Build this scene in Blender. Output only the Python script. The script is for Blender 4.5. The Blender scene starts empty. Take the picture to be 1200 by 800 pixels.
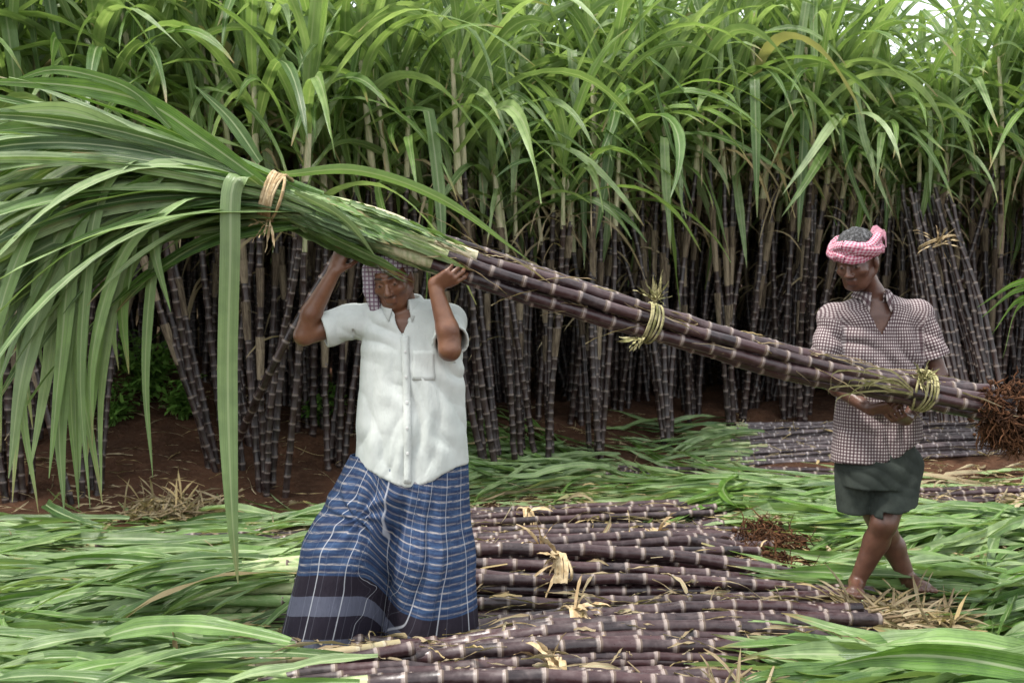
import bpy, math, random
import numpy as np
from mathutils import Vector, Matrix

# ------------------------------------------------------------------ camera, sky, sun, exposure
SC = bpy.context.scene
CH = 1.5; LENS = 40.0; FPX = 1200 * LENS / 36.0; PITCH = math.radians(3.0)
cam_d = bpy.data.cameras.new('camera'); cam = bpy.data.objects.new('camera', cam_d)
SC.collection.objects.link(cam); SC.camera = cam
cam.location = (0, 0, CH); cam.rotation_euler = (math.radians(90) - PITCH, 0, 0)
cam_d.lens = LENS; cam_d.sensor_width = 36; cam_d.clip_end = 2000; cam_d.clip_start = 0.05
cam_d.dof.use_dof = True; cam_d.dof.focus_distance = 4.9; cam_d.dof.aperture_fstop = 5.6

W = bpy.data.worlds.new('World'); SC.world = W; W.use_nodes = True
SUN_EL = math.radians(66); SUN_ROT = math.radians(245)
nt = W.node_tree; nt.nodes.clear()
wo = nt.nodes.new('ShaderNodeOutputWorld'); bg = nt.nodes.new('ShaderNodeBackground')
sky = nt.nodes.new('ShaderNodeTexSky'); sky.sky_type = 'NISHITA'; sky.sun_disc = False
sky.sun_elevation = SUN_EL; sky.sun_rotation = SUN_ROT; sky.air_density = 1.0; sky.dust_density = 4.0
mixw = nt.nodes.new('ShaderNodeMix'); mixw.data_type = 'RGBA'
mixw.inputs[0].default_value = 0.62
mixw.inputs[7].default_value = (12.5, 13.0, 13.2, 1)      # cloud cover: even bright overcast
nt.links.new(sky.outputs[0], mixw.inputs[6]); nt.links.new(mixw.outputs[2], bg.inputs[0])
bg.inputs[1].default_value = 0.052
nt.links.new(bg.outputs[0], wo.inputs[0])

sun_d = bpy.data.lights.new('sun', 'SUN'); sun_d.energy = 1.5; sun_d.angle = math.radians(11); sun_d.color = (1.0, .96, .9)
sun = bpy.data.objects.new('sun', sun_d); SC.collection.objects.link(sun)
sd = Vector((math.sin(SUN_ROT) * math.cos(SUN_EL), math.cos(SUN_ROT) * math.cos(SUN_EL), math.sin(SUN_EL)))
sun.rotation_euler = sd.to_track_quat('Z', 'Y').to_euler()
SC.view_settings.view_transform = 'Standard'; SC.view_settings.look = 'None'
SC.view_settings.exposure = 1.98; SC.view_settings.gamma = 1.0; SC.view_settings.use_curve_mapping = False
SC.render.engine = 'CYCLES'
SC.cycles.max_bounces = 6; SC.cycles.diffuse_bounces = 3; SC.cycles.transmission_bounces = 3; SC.cycles.glossy_bounces = 2

# ------------------------------------------------------------------ helpers
RN = np.random.default_rng(7); random.seed(7)
col = SC.collection
A3 = lambda *v: np.array(v, float)
def ray(px, py):
    dx = (px - 600) / FPX; dz = -(py - 400) / FPX
    return A3(dx, math.cos(PITCH) + dz * math.sin(PITCH), -math.sin(PITCH) + dz * math.cos(PITCH))
def P(px, py, Y):
    d = ray(px, py); t = Y / d[1]; return A3(t * d[0], Y, CH + t * d[2])
def G(px, py, z=0.0):
    d = ray(px, py); t = (z - CH) / d[2]; return A3(t * d[0], t * d[1], z)
def nrm(v):
    v = np.asarray(v, float); n = np.linalg.norm(v, axis=-1, keepdims=True); return v / np.maximum(n, 1e-9)
def rot_axis(v, ax, a):
    ax = nrm(ax); c, s = math.cos(a), math.sin(a)
    return v * c + np.cross(ax, v) * s + ax * np.dot(ax, v) * (1 - c)

def _h(i, j, k, s):
    n = (i * 374761393 + j * 668265263 + k * 2147483647 + s * 1274126177) & 0x7fffffff
    n = ((n ^ (n >> 13)) * 1274126177) & 0x7fffffff
    return ((n ^ (n >> 16)) & 0xffff) / 65535.0
def vnoise(p, seed=0):
    p = np.asarray(p, float); i = np.floor(p).astype(np.int64); f = p - i; f = f * f * (3 - 2 * f)
    r = 0
    for a in (0, 1):
        for b in (0, 1):
            for c in (0, 1):
                w = (f[..., 0] if a else 1 - f[..., 0]) * (f[..., 1] if b else 1 - f[..., 1]) * (f[..., 2] if c else 1 - f[..., 2])
                r = r + w * _h(i[..., 0] + a, i[..., 1] + b, i[..., 2] + c, seed)
    return r
def fbm(p, o=3, seed=0):
    r = 0; a = .5; t = 0
    for k in range(o):
        r = r + a * vnoise(p * (2 ** k), seed + k); t += a; a *= .5
    return r / t

class MB:
    """collects quads with uv and a per-vertex variation colour, builds one mesh"""
    def __init__(s): s.v = []; s.f = []; s.uv = []; s.c = []; s.m = []; s.n = 0
    def add(s, v, f, uv=None, c=None, m=0):
        v = np.asarray(v, float).reshape(-1, 3); f = np.asarray(f, int) + s.n
        s.v.append(v); s.f.append(f); s.n += len(v)
        s.uv.append(np.zeros((len(v), 2)) if uv is None else np.asarray(uv, float).reshape(-1, 2))
        cc = np.full((len(v), 3), .5) if c is None else np.broadcast_to(np.asarray(c, float), (len(v), 3))
        s.c.append(cc); s.m.append(np.full(len(f), m))
    def mesh(s, name, mats, smooth=True):
        v = np.concatenate(s.v); f = np.concatenate(s.f); uv = np.concatenate(s.uv); c = np.concatenate(s.c); m = np.concatenate(s.m)
        me = bpy.data.meshes.new(name)
        me.vertices.add(len(v)); me.vertices.foreach_set('co', v.astype(np.float32).ravel())
        me.loops.add(f.size); me.loops.foreach_set('vertex_index', f.astype(np.int32).ravel())
        me.polygons.add(len(f))
        me.polygons.foreach_set('loop_start', (np.arange(len(f)) * 4).astype(np.int32))
        me.polygons.foreach_set('loop_total', np.full(len(f), 4, np.int32))
        me.polygons.foreach_set('material_index', m.astype(np.int32))
        me.polygons.foreach_set('use_smooth', np.full(len(f), smooth))
        ul = me.uv_layers.new(name='UVMap'); ul.data.foreach_set('uv', uv[f.ravel()].astype(np.float32).ravel())
        ca = me.color_attributes.new('var', 'FLOAT_COLOR', 'POINT')
        ca.data.foreach_set('color', np.concatenate([c, np.ones((len(c), 1))], 1).astype(np.float32).ravel())
        for mt in (mats if isinstance(mats, (list, tuple)) else [mats]): me.materials.append(mt)
        me.update(calc_edges=True); me.validate()
        return me
def link(name, me, parent=None, loc=None):
    o = bpy.data.objects.new(name, me); col.objects.link(o)
    if parent is not None: o.parent = parent
    if loc is not None: o.location = loc
    return o
def tag(o, label=None, cat=None, group=None, kind=None):
    if label: o['label'] = label
    if cat: o['category'] = cat
    if group: o['group'] = group
    if kind: o['kind'] = kind
    return o
def thing(name, label, cat, loc=(0, 0, 0), group=None):
    o = bpy.data.objects.new(name, None); col.objects.link(o); o.location = [float(q) for q in loc]; o.empty_display_size = .1
    return tag(o, label, cat, group)
def part(name, mb, mats, parent):
    """mesh given in world coordinates, parented while keeping its place"""
    o = link(name, mb.mesh(name, mats), parent)
    base = Vector((0, 0, 0)); q = parent
    while q is not None: base += q.location; q = q.parent
    me = o.data; n = len(me.vertices); a = np.empty(n * 3, np.float32); me.vertices.foreach_get('co', a)
    a = a.reshape(-1, 3) - np.array(base, np.float32); me.vertices.foreach_set('co', a.ravel()); me.update()
    return o

def catmull(pts, n):
    p = np.asarray(pts, float); m = len(p)
    if m == 2: t = np.linspace(0, 1, n)[:, None]; return p[0] * (1 - t) + p[1] * t
    q = np.vstack([2 * p[0] - p[1], p, 2 * p[-1] - p[-2]]); u = np.linspace(0, m - 1 - 1e-6, n); i = u.astype(int); t = (u - i)[:, None]
    a, b, c, d = q[i], q[i + 1], q[i + 2], q[i + 3]
    return .5 * (2 * b + (c - a) * t + (2 * a - 5 * b + 4 * c - d) * t * t + (3 * b - a - 3 * c + d) * t ** 3)
def frames(pts, ref=None):
    t = nrm(np.gradient(pts, axis=0)); ref = A3(0, 0, 1) if ref is None else ref
    if abs(np.dot(t[0], ref)) > .95: ref = A3(1, .2, 0)
    a = np.zeros_like(t); cur = ref
    for i in range(len(t)):
        cur = cur - t[i] * np.dot(cur, t[i]); cur = cur / max(np.linalg.norm(cur), 1e-9); a[i] = cur
    return t, a, np.cross(t, a)
def tube(mb, pts, rad, sides=8, vv=None, c=None, m=0, cap=True):
    pts = np.asarray(pts, float); n = len(pts); rad = np.broadcast_to(np.asarray(rad, float), (n,))
    t, a, b = frames(pts); th = np.linspace(0, 2 * math.pi, sides + 1)
    ring = a[:, None, :] * np.cos(th)[None, :, None] + b[:, None, :] * np.sin(th)[None, :, None]
    v = pts[:, None, :] + ring * rad[:, None, None]
    if vv is None: vv = np.linspace(0, 1, n)
    uv = np.stack(np.broadcast_arrays(th[None, :] / (2 * math.pi), np.asarray(vv)[:, None]), -1)
    s1 = sides + 1
    i, j = np.meshgrid(np.arange(n - 1), np.arange(sides), indexing='ij'); q = i * s1 + j
    f = np.stack([q, q + 1, q + s1 + 1, q + s1], -1).reshape(-1, 4)
    mb.add(v.reshape(-1, 3), f, uv.reshape(-1, 2), c, m)
    if cap:
        for e in (0, n - 1):
            vc = np.vstack([pts[e], v[e, :sides]]); ff = [[0, 1 + k, 1 + (k + 1) % sides, 1 + (k + 2) % sides] for k in range(0, sides, 2)]
            mb.add(vc, ff, np.full((len(vc), 2), .5 if e else .5), c, m)

def cane_profile(pts, r0, r1, node=.12, seed=0, k=0.0, bulge=1.0):
    """resample a cane path so that every node has its swelling; returns pts, rad, v(node units)"""
    d = np.r_[0, np.cumsum(np.linalg.norm(np.diff(pts, axis=0), axis=1))]; L = d[-1]
    g = np.random.default_rng(seed); s = [0.0]
    while s[-1] < L: s.append(s[-1] + node * g.uniform(.75, 1.25))
    S = []; V = []; Rm = []
    for q in range(len(s) - 1):
        a, b = s[q], s[q + 1]
        for f, m in ((0, 1.13), (.06, 1.1), (.12, .985), (.5, .97), (.86, 1.0), (.94, 1.09)):
            S.append(a + (b - a) * f); V.append(q + f); Rm.append(1 + (m - 1) * bulge)
    S = np.array(S); V = np.array(V); Rm = np.array(Rm); ok = S <= L; S, V, Rm = S[ok], V[ok], Rm[ok]
    pp = np.stack([np.interp(S, d, pts[:, c]) for c in range(3)], 1)
    return pp, (r0 + (r1 - r0) * S / L) * Rm, V + k

def cane(mb, pts, r0=.022, r1=.02, node=.12, seed=0, sides=9, c=None, m=0, bulge=.8):
    L = np.asarray(catmull(pts, 40)); pp, rad, V = cane_profile(L, r0, r1, node, seed, k=seed % 17, bulge=bulge)
    g = np.random.default_rng(seed + 5)
    # nodes kink a little
    kk = np.floor(V).astype(int); kj = g.normal(0, .0022, (kk.max() + 2, 3)); pp = pp + kj[kk] * (1 - (V - kk))[:, None] + kj[np.minimum(kk + 1, kk.max())] * (V - kk)[:, None]
    tube(mb, pp, rad, sides, V, c if c is not None else g.uniform(0, 1, 3), m)

def ribbon(mb, pts, side, width, c=None, m=0, fold=.25, v0=0.0, v1=1.0, across=2, wave=0.0, seed=0):
    """leaf blade on a spine; width(s) array; V-shaped section about the midrib"""
    pts = np.asarray(pts, float); n = len(pts); t = nrm(np.gradient(pts, axis=0)); side = np.asarray(side, float)
    side = nrm(side - t * np.sum(side * t, 1, keepdims=True)); up = np.cross(side, t)
    us = np.linspace(-1, 1, across + 1); V = []
    ph = seed * 1.7
    for u in us:
        w = wave * np.sin(np.linspace(0, 1, n) * 23 + ph + (2 if u > 0 else 0)) * abs(u)
        V.append(pts + side * (u * width / 2)[:, None] * math.cos(fold) + up * ((abs(u) * math.sin(fold) * width / 2) + w)[:, None])
    v = np.stack(V, 1); k = across + 1
    uv = np.stack(np.broadcast_arrays((us[None, :] + 1) / 2, np.linspace(v0, v1, n)[:, None]), -1)
    i, j = np.meshgrid(np.arange(n - 1), np.arange(across), indexing='ij'); q = i * k + j
    f = np.stack([q, q + 1, q + k + 1, q + k], -1).reshape(-1, 4)
    mb.add(v.reshape(-1, 3), f, uv.reshape(-1, 2), c, m)

def wprof(n, w, tip=.35, base=.55):
    s = np.linspace(0, 1, n)
    return w * np.minimum(1, base + (1 - base) * s / .25) * np.clip((1 - s) / tip, 0.02, 1) ** .8

def leaf(mb, o, d, L, w, g=1.0, side=None, twist=0.0, n=14, kink=None, c=None, m=0, floor=None, fold=.25, gp=1.3, across=2, wave=.004, seed=0, curl=0.0, floor_bounce=-1):
    """a blade growing from o in direction d, bending under its own weight"""
    d = nrm(np.asarray(d, float)); p = np.asarray(o, float).copy(); ds = L / (n - 1)
    if side is None:
        side = np.cross(d, A3(0, 0, 1))
        if np.linalg.norm(side) < .1: side = A3(1, 0, 0)
        side = nrm(side)
    pts = [p.copy()]; sides = [side]
    for i in range(1, n):
        s = i / (n - 1)
        gg = g * ds * (s ** gp) * 3.2
        if kink and abs(s - kink) < .5 / (n - 1) + 1e-6: d = nrm(d * .15 + A3(0, 0, -1)); side = nrm(side + .0)
        d = nrm(d + A3(0, 0, -1) * gg * (1 - .98 * max(0, -d[2])) + side * curl * ds)
        p = p + d * ds
        if floor is not None:
            h = floor(p[0], p[1])
            if p[2] < h: p[2] = h; d = nrm(A3(d[0], d[1], max(d[2], .04 * floor_bounce)))
        side = side - d * np.dot(side, d); side = nrm(side); side = rot_axis(side, d, twist / n)
        pts.append(p.copy()); sides.append(side)
    ribbon(mb, pts, sides, wprof(n, w), c, m, fold, across=across, wave=wave, seed=seed)

# ------------------------------------------------------------------ materials
def new_mat(name):
    m = bpy.data.materials.new(name); m.use_nodes = True; t = m.node_tree; t.nodes.clear(); return m, t
class N:
    def __init__(s, t): s.t = t
    def n(s, typ, **k):
        o = s.t.nodes.new(typ)
        for a, b in k.items(): setattr(o, a, b)
        return o
    def l(s, a, b): s.t.links.new(a, b)
    def math(s, op, a, b=None, c=None, clamp=False):
        o = s.n('ShaderNodeMath', operation=op, use_clamp=clamp)
        for i, q in enumerate((a, b, c)):
            if q is None: continue
            if isinstance(q, (int, float)): o.inputs[i].default_value = q
            else: s.l(q, o.inputs[i])
        return o.outputs[0]
    def mix(s, f, a, b, bt='MIX'):
        o = s.n('ShaderNodeMix', data_type='RGBA', blend_type=bt)
        for i, q in ((0, f), (6, a), (7, b)):
            if isinstance(q, (int, float)): o.inputs[i].default_value = q
            elif isinstance(q, tuple): o.inputs[i].default_value = (*q, 1)
            else: s.l(q, o.inputs[i])
        return o.outputs[2]
    def noise(s, vec, scale, detail=3, rough=.55, dims='3D'):
        o = s.n('ShaderNodeTexNoise', noise_dimensions=dims); o.inputs['Scale'].default_value = scale; o.inputs['Detail'].default_value = detail; o.inputs['Roughness'].default_value = rough
        if vec is not None: s.l(vec, o.inputs['Vector'])
        return o.outputs[0]
    def rng(s, v, a, b, c=0.0, d=1.0, smooth=True):
        o = s.n('ShaderNodeMapRange', interpolation_type='SMOOTHSTEP' if smooth else 'LINEAR'); s.l(v, o.inputs[0])
        for i, q in zip((1, 2, 3, 4), (a, b, c, d)): o.inputs[i].default_value = q
        return o.outputs[0]
    def mapv(s, vec, sc):
        o = s.n('ShaderNodeMapping'); s.l(vec, o.inputs[0]); o.inputs[3].default_value = sc; return o.outputs[0]
    def bump(s, h, st, dist=.01):
        o = s.n('ShaderNodeBump'); o.inputs[0].default_value = st; o.inputs[1].default_value = dist; s.l(h, o.inputs['Height']); return o.outputs[0]
    def bsdf(s, colr, rough=.6, spec=.5, normal=None):
        o = s.n('ShaderNodeBsdfPrincipled')
        for key, q in (('Base Color', colr), ('Roughness', rough), ('Specular IOR Level', spec)):
            if isinstance(q, (int, float)): o.inputs[key].default_value = q
            elif isinstance(q, tuple): o.inputs[key].default_value = (*q, 1)
            else: s.l(q, o.inputs[key])
        if normal is not None: s.l(normal, o.inputs['Normal'])
        return o
    def out(s, sh): o = s.n('ShaderNodeOutputMaterial'); s.l(sh, o.inputs[0])

def leaf_material(name, dark, light, pale, transl=.3, rough=.42, dry=(.30, .21, .09), dryness=.12, spec=.5):
    m, t = new_mat(name); N_ = N(t)
    uv = N_.n('ShaderNodeUVMap').outputs[0]; sp = N_.n('ShaderNodeSeparateXYZ'); N_.l(uv, sp.inputs[0]); u, v = sp.outputs[0], sp.outputs[1]
    at = N_.n('ShaderNodeAttribute', attribute_name='var'); sv = N_.n('ShaderNodeSeparateColor'); N_.l(at.outputs['Color'], sv.inputs[0])
    oi = N_.n('ShaderNodeObjectInfo').outputs['Random']
    r1 = N_.math('FRACT', N_.math('ADD', sv.outputs[0], oi)); r2 = N_.math('FRACT', N_.math('ADD', sv.outputs[1], oi))
    c = N_.mix(r1, dark, light)
    c = N_.mix(N_.math('MULTIPLY', N_.math('POWER', r2, 2.2), .9), c, pale)
    st = N_.noise(N_.mapv(uv, (38, 1.2, 1)), 1.0, 2, .6)
    c = N_.mix(N_.rng(st, .38, .66, 0, .75), c, N_.mix(.42, c, pale)); st2 = N_.noise(N_.mapv(uv, (17, .7, 1)), 1.0, 1, .5); c = N_.mix(N_.rng(st2, .5, .66, 0, .55), c, dark)
    tc = N_.n('ShaderNodeTexCoord').outputs['Object']
    bl = N_.noise(tc, 9, 3)
    c = N_.mix(N_.rng(bl, .35, .7, 0, .45), c, dark)
    rib = N_.math('ABSOLUTE', N_.math('SUBTRACT', u, .5)); ribm = N_.rng(rib, .03, .075, 1.0, 0.0)
    c = N_.mix(N_.math('MULTIPLY', ribm, .75), c, (.36, .42, .24))
    tipn = N_.math('ADD', v, N_.math('MULTIPLY', N_.noise(N_.mapv(uv, (6, 5, 1)), 1.0, 2), .25))
    tipm = N_.math('MULTIPLY', N_.rng(tipn, 1.0, 1.14), N_.rng(sv.outputs[2], .35, .6))
    c = N_.mix(tipm, c, dry)
    alld = N_.rng(sv.outputs[2], 1 - dryness, 1 - dryness + .02); c = N_.mix(alld, c, N_.mix(st, dry, (.5, .4, .22)))
    geo = N_.n('ShaderNodeNewGeometry'); c = N_.mix(N_.math('MULTIPLY', geo.outputs['Backfacing'], .3), c, pale)
    nb = N_.bump(N_.math('ADD', st, st2), .6, .004)
    b = N_.bsdf(c, rough, spec, nb); tr = N_.n('ShaderNodeBsdfTranslucent')
    tcx = N_.mix(.6, c, N_.mix(1.0, c, (1.35, 1.5, .45), 'MULTIPLY')); N_.l(tcx, tr.inputs[0])
    mx = N_.n('ShaderNodeMixShader'); mx.inputs[0].default_value = transl; N_.l(b.outputs[0], mx.inputs[1]); N_.l(tr.outputs[0], mx.inputs[2]); N_.out(mx.outputs[0])
    return m
M_LEAF = leaf_material('standing_leaf', (.028, .085, .008), (.155, .29, .028), (.38, .48, .24), .38, .30, dryness=.035)
M_CUT = leaf_material('cut_leaf', (.010, .048, .005), (.105, .235, .018), (.36, .47, .22), .25, .28, dryness=.025)
M_DRY = leaf_material('dry_leaf', (.15, .10, .055), (.32, .24, .14), (.46, .38, .25), .15, .7, dryness=.2, spec=.2)

def stalk_material(name, base, base2, bloom, ring, bl=.35, ringw=.6):
    m, t = new_mat(name); N_ = N(t)
    uv = N_.n('ShaderNodeUVMap').outputs[0]; sp = N_.n('ShaderNodeSeparateXYZ'); N_.l(uv, sp.inputs[0]); v = sp.outputs[1]
    at = N_.n('ShaderNodeAttribute', attribute_name='var'); sv = N_.n('ShaderNodeSeparateColor'); N_.l(at.outputs['Color'], sv.inputs[0])
    oi = N_.n('ShaderNodeObjectInfo').outputs['Random']
    f = N_.math('FRACT', v); cell = N_.math('FLOOR', v)
    wn = N_.n('ShaderNodeTexWhiteNoise', noise_dimensions='2D'); cb = N_.n('ShaderNodeCombineXYZ'); N_.l(cell, cb.inputs[0]); N_.l(N_.math('ADD', sv.outputs[0], oi), cb.inputs[1]); N_.l(cb.outputs[0], wn.inputs[0])
    r = wn.outputs[0]
    c = N_.mix(r, base, base2)
    tc = N_.n('ShaderNodeTexCoord').outputs['Object']
    n1 = N_.noise(tc, 22, 4, .65); n2 = N_.noise(N_.mapv(uv, (9, .8, 1)), 1.0, 3, .7)
    c = N_.mix(N_.math('MULTIPLY', N_.rng(n1, .42, .75), bl), c, bloom)
    c = N_.mix(N_.math('MULTIPLY', N_.rng(n2, .5, .75), bl * .9), c, bloom)
    # waxy ring under the node, dark root band above
    e = N_.math('ADD', f, N_.math('MULTIPLY', N_.math('SUBTRACT', n1, .5), .05))
    wax = N_.math('ADD', N_.rng(e, .88, .95), 0.0); wax = N_.math('MULTIPLY', wax, N_.rng(n1, .25, .55, .35, 1))
    c = N_.mix(N_.math('MULTIPLY', wax, ringw), c, ring)
    band = N_.rng(f, .05, .10, 1, 0); c = N_.mix(N_.math('MULTIPLY', band, .6), c, (.14, .10, .07))
    line = N_.rng(f, .0, .02, 1, 0); c = N_.mix(line, c, ring)
    b = N_.bsdf(c, N_.rng(n1, .3, .8, .26, .55), .5, N_.bump(n1, .3, .004)); N_.out(b.outputs[0]); return m
M_STALK = stalk_material('standing_cane', (.008, .004, .004), (.028, .014, .012), (.085, .065, .06), (.30, .25, .23), .30, .42)
M_CANE = stalk_material('cut_cane', (.010, .005, .006), (.045, .018, .019), (.13, .095, .095), (.40, .33, .29), .34, .5)
M_CANE_PALE = stalk_material('weathered_cane', (.03, .020, .023), (.10, .075, .078), (.28, .24, .24), (.45, .40, .40), .5)

def simple(name, c1, c2, scale=12, rough=.85, stretch=(1, 1, 1), spec=.2, bumps=.4, transl=0):
    m, t = new_mat(name); N_ = N(t); tc = N_.n('ShaderNodeTexCoord').outputs['Object']
    at = N_.n('ShaderNodeAttribute', attribute_name='var'); sv = N_.n('ShaderNodeSeparateColor'); N_.l(at.outputs['Color'], sv.inputs[0])
    n = N_.noise(N_.mapv(tc, stretch), scale, 5, .65)
    f = N_.math('ADD', N_.rng(n, .3, .7), N_.math('MULTIPLY', N_.math('SUBTRACT', sv.outputs[0], .5), .9), clamp=True)
    c = N_.mix(f, c1, c2); b = N_.bsdf(c, rough, spec, N_.bump(n, bumps, .01))
    if transl:
        tr = N_.n('ShaderNodeBsdfTranslucent'); N_.l(c, tr.inputs[0]); mx = N_.n('ShaderNodeMixShader'); mx.inputs[0].default_value = transl
        N_.l(b.outputs[0], mx.inputs[1]); N_.l(tr.outputs[0], mx.inputs[2]); N_.out(mx.outputs[0])
    else: N_.out(b.outputs[0])
    return m
M_SHEATH = simple('leaf_sheath', (.24, .27, .13), (.52, .46, .31), 14, .55, (3, 3, .5), .3)
M_SHEATH_G = simple('green_sheath', (.15, .24, .08), (.42, .45, .24), 14, .5, (1, 3, 3), .3)
M_TIE = simple('straw_tie', (.30, .21, .11), (.52, .41, .25), 30, .8, (1, 1, 1), .2)
M_TIE_G = simple('green_tie', (.16, .155, .06), (.40, .36, .19), 30, .7, (1, 1, 1), .2)
M_ROOT = simple('root_fibre', (.03, .015, .009), (.13, .06, .03), 18, .95, (1, 1, 1), .1)
M_WEED = simple('weed_leaf', (.08, .18, .03), (.2, .36, .07), 20, .5, (1, 1, 1), .35, .2, .3)

M_OLDSH = simple('old_sheath', (.07, .05, .035), (.24, .19, .13), 16, .85, (4, 4, .5))
M_DEAD = simple('dead_leaf', (.05, .035, .02), (.11, .08, .045), 14, .9)
def soil_material():
    m, t = new_mat('soil'); N_ = N(t); tc = N_.n('ShaderNodeTexCoord').outputs['Object']
    n = N_.noise(tc, 2.2, 6, .7); n2 = N_.noise(tc, 26, 5, .7)
    c = N_.mix(N_.rng(n, .3, .7), (.035, .016, .009), (.095, .045, .025)); c = N_.mix(N_.rng(n2, .45, .8, 0, .55), c, (.14, .085, .055))
    h = N_.math('ADD', N_.math('MULTIPLY', n, 1.2), n2); N_.out(N_.bsdf(c, .95, .15, N_.bump(h, .9, .03)).outputs[0]); return m
M_SOIL = soil_material()

def skin_material(name, base, deep):
    m, t = new_mat(name); N_ = N(t); tc = N_.n('ShaderNodeTexCoord').outputs['Object']
    at = N_.n('ShaderNodeAttribute', attribute_name='var'); sv = N_.n('ShaderNodeSeparateColor'); N_.l(at.outputs['Color'], sv.inputs[0])
    n = N_.noise(tc, 14, 4, .6); n2 = N_.noise(tc, 160, 3, .6)
    c = N_.mix(N_.rng(n, .3, .7), base, deep)
    c = N_.mix(sv.outputs[0], c, (.5, .46, .42)); c = N_.mix(sv.outputs[1], c, (.012, .008, .007)); c = N_.mix(sv.outputs[2], c, (.22, .08, .06))
    b = N_.bsdf(c, .38, .5, N_.bump(N_.math('ADD', n2, N_.math('MULTIPLY', N_.noise(tc, 35, 3, .6), 2.0)), .25, .003)); b.inputs['Subsurface Weight'].default_value = .06; b.inputs['Subsurface Radius'].default_value = (.01, .004, .002)
    N_.out(b.outputs[0]); return m
M_SKIN1 = skin_material('skin_brown', (.17, .078, .042), (.12, .05, .027))
M_SKIN2 = skin_material('skin_dark', (.115, .052, .033), (.075, .032, .021))

def cloth_white():
    m, t = new_mat('white_cotton'); N_ = N(t); tc = N_.n('ShaderNodeTexCoord').outputs['Object']
    n = N_.noise(tc, 5, 4, .6); n3 = N_.noise(N_.mapv(tc, (7, 7, 2.2)), 2.4, 4, .62); w = N_.noise(tc, 300, 2)
    c = N_.mix(N_.rng(n, .35, .7), (.46, .49, .46), (.55, .575, .545)); c = N_.mix(N_.rng(N_.noise(tc, 11, 5, .7), .58, .8, 0, .3), c, (.36, .38, .34))
    cr_ = N_.math('ABSOLUTE', N_.math('SUBTRACT', N_.noise(N_.mapv(tc, (9, 9, 5)), 1.0, 3, .5), .5)); h = N_.math('ADD', N_.math('ADD', n3, N_.math('MULTIPLY', w, .03)), N_.math('MULTIPLY', N_.rng(cr_, 0, .08), .05)); N_.out(N_.bsdf(c, .85, .2, N_.bump(h, .3, .03)).outputs[0]); return m
M_WHITE = cloth_white()
def sq(N_, x, period, duty, soft=.08):
    f = N_.math('FRACT', N_.math('DIVIDE', x, period)); d = N_.math('ABSOLUTE', N_.math('SUBTRACT', f, .5)); return N_.rng(d, duty / 2 - soft / 2, duty / 2 + soft / 2, 1, 0)
def gingham():
    m, t = new_mat('checked_cotton'); N_ = N(t); uv = N_.n('ShaderNodeUVMap').outputs[0]; sp = N_.n('ShaderNodeSeparateXYZ'); N_.l(uv, sp.inputs[0])
    tc = N_.n('ShaderNodeTexCoord').outputs['Object']; n = N_.noise(tc, 7, 4, .6)
    a = sq(N_, sp.outputs[0], .0145, .52, .12); b = sq(N_, sp.outputs[1], .0145, .50, .12)
    k = N_.math('MULTIPLY', N_.math('ADD', a, b), .5)
    k = N_.math('MAXIMUM', N_.math('MULTIPLY', k, .95), N_.math('MAXIMUM', N_.math('MULTIPLY', a, .8), N_.math('MULTIPLY', b, .8)))
    c = N_.mix(k, (.42, .37, .36), (.034, .010, .016)); c = N_.mix(N_.rng(n, .4, .8, 0, .35), c, (.16, .12, .12))
    n3 = N_.noise(N_.mapv(tc, (7, 7, 2.5)), 2.4, 4, .62)
    N_.out(N_.bsdf(c, .85, .2, N_.bump(n3, .5, .04)).outputs[0]); return m
M_CHECK = gingham()
def lungi_material():
    m, t = new_mat('plaid_lungi'); N_ = N(t); uv = N_.n('ShaderNodeUVMap').outputs[0]; sp = N_.n('ShaderNodeSeparateXYZ'); N_.l(uv, sp.inputs[0]); u, v = sp.outputs[0], sp.outputs[1]
    dash = N_.noise(N_.mapv(uv, (26, 190, 1)), 1.0, 2, .6); n2 = N_.noise(N_.mapv(uv, (11, 60, 1)), 1.0, 3, .6)
    c = N_.mix(N_.rng(n2, .3, .7), (.016, .032, .080), (.040, .074, .150))
    hl = sq(N_, v, .030, .24, .2); c = N_.mix(N_.math('MULTIPLY', hl, N_.rng(dash, .36, .6, .12, .95)), c, (.34, .31, .30))
    hl2 = sq(N_, N_.math('ADD', v, .012), .06, .3, .16); c = N_.mix(N_.math('MULTIPLY', hl2, .5), c, (.012, .018, .05))
    bands = N_.n('ShaderNodeValToRGB'); cr = bands.color_ramp; cr.interpolation = 'CONSTANT'
    cr.elements[0].position = 0; cr.elements[0].color = (.085, .09, .125, 1)
    for p_, k in ((.05, (.016, .013, .022)), (.14, (.085, .09, .125)), (.215, (.018, .014, .022))):
        e = cr.elements.new(p_); e.color = (*k, 1)
    cr.elements[-1].position = .999
    # elements sorted: fix last (constructor leaves white at 1)
    for e in cr.elements:
        if e.position > .9: e.color = (.018, .014, .022, 1)
    N_.l(v, bands.inputs[0])
    isb = N_.rng(v, .298, .304, 1, 0); c = N_.mix(isb, c, bands.outputs[0])
    vl = sq(N_, u, .125, .035, .02); c = N_.mix(N_.math('MULTIPLY', vl, .75), c, (.45, .46, .5))
    vl2 = sq(N_, u, .0625, .03, .02); c = N_.mix(N_.math('MULTIPLY', vl2, .12), c, (.4, .42, .5))
    tc = N_.n('ShaderNodeTexCoord').outputs['Object']; n3 = N_.noise(N_.mapv(tc, (6, 6, 2)), 2.4, 4, .6)
    N_.out(N_.bsdf(c, .82, .2, N_.bump(n3, .5, .03)).outputs[0]); return m
M_LUNGI = lungi_material()
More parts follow.
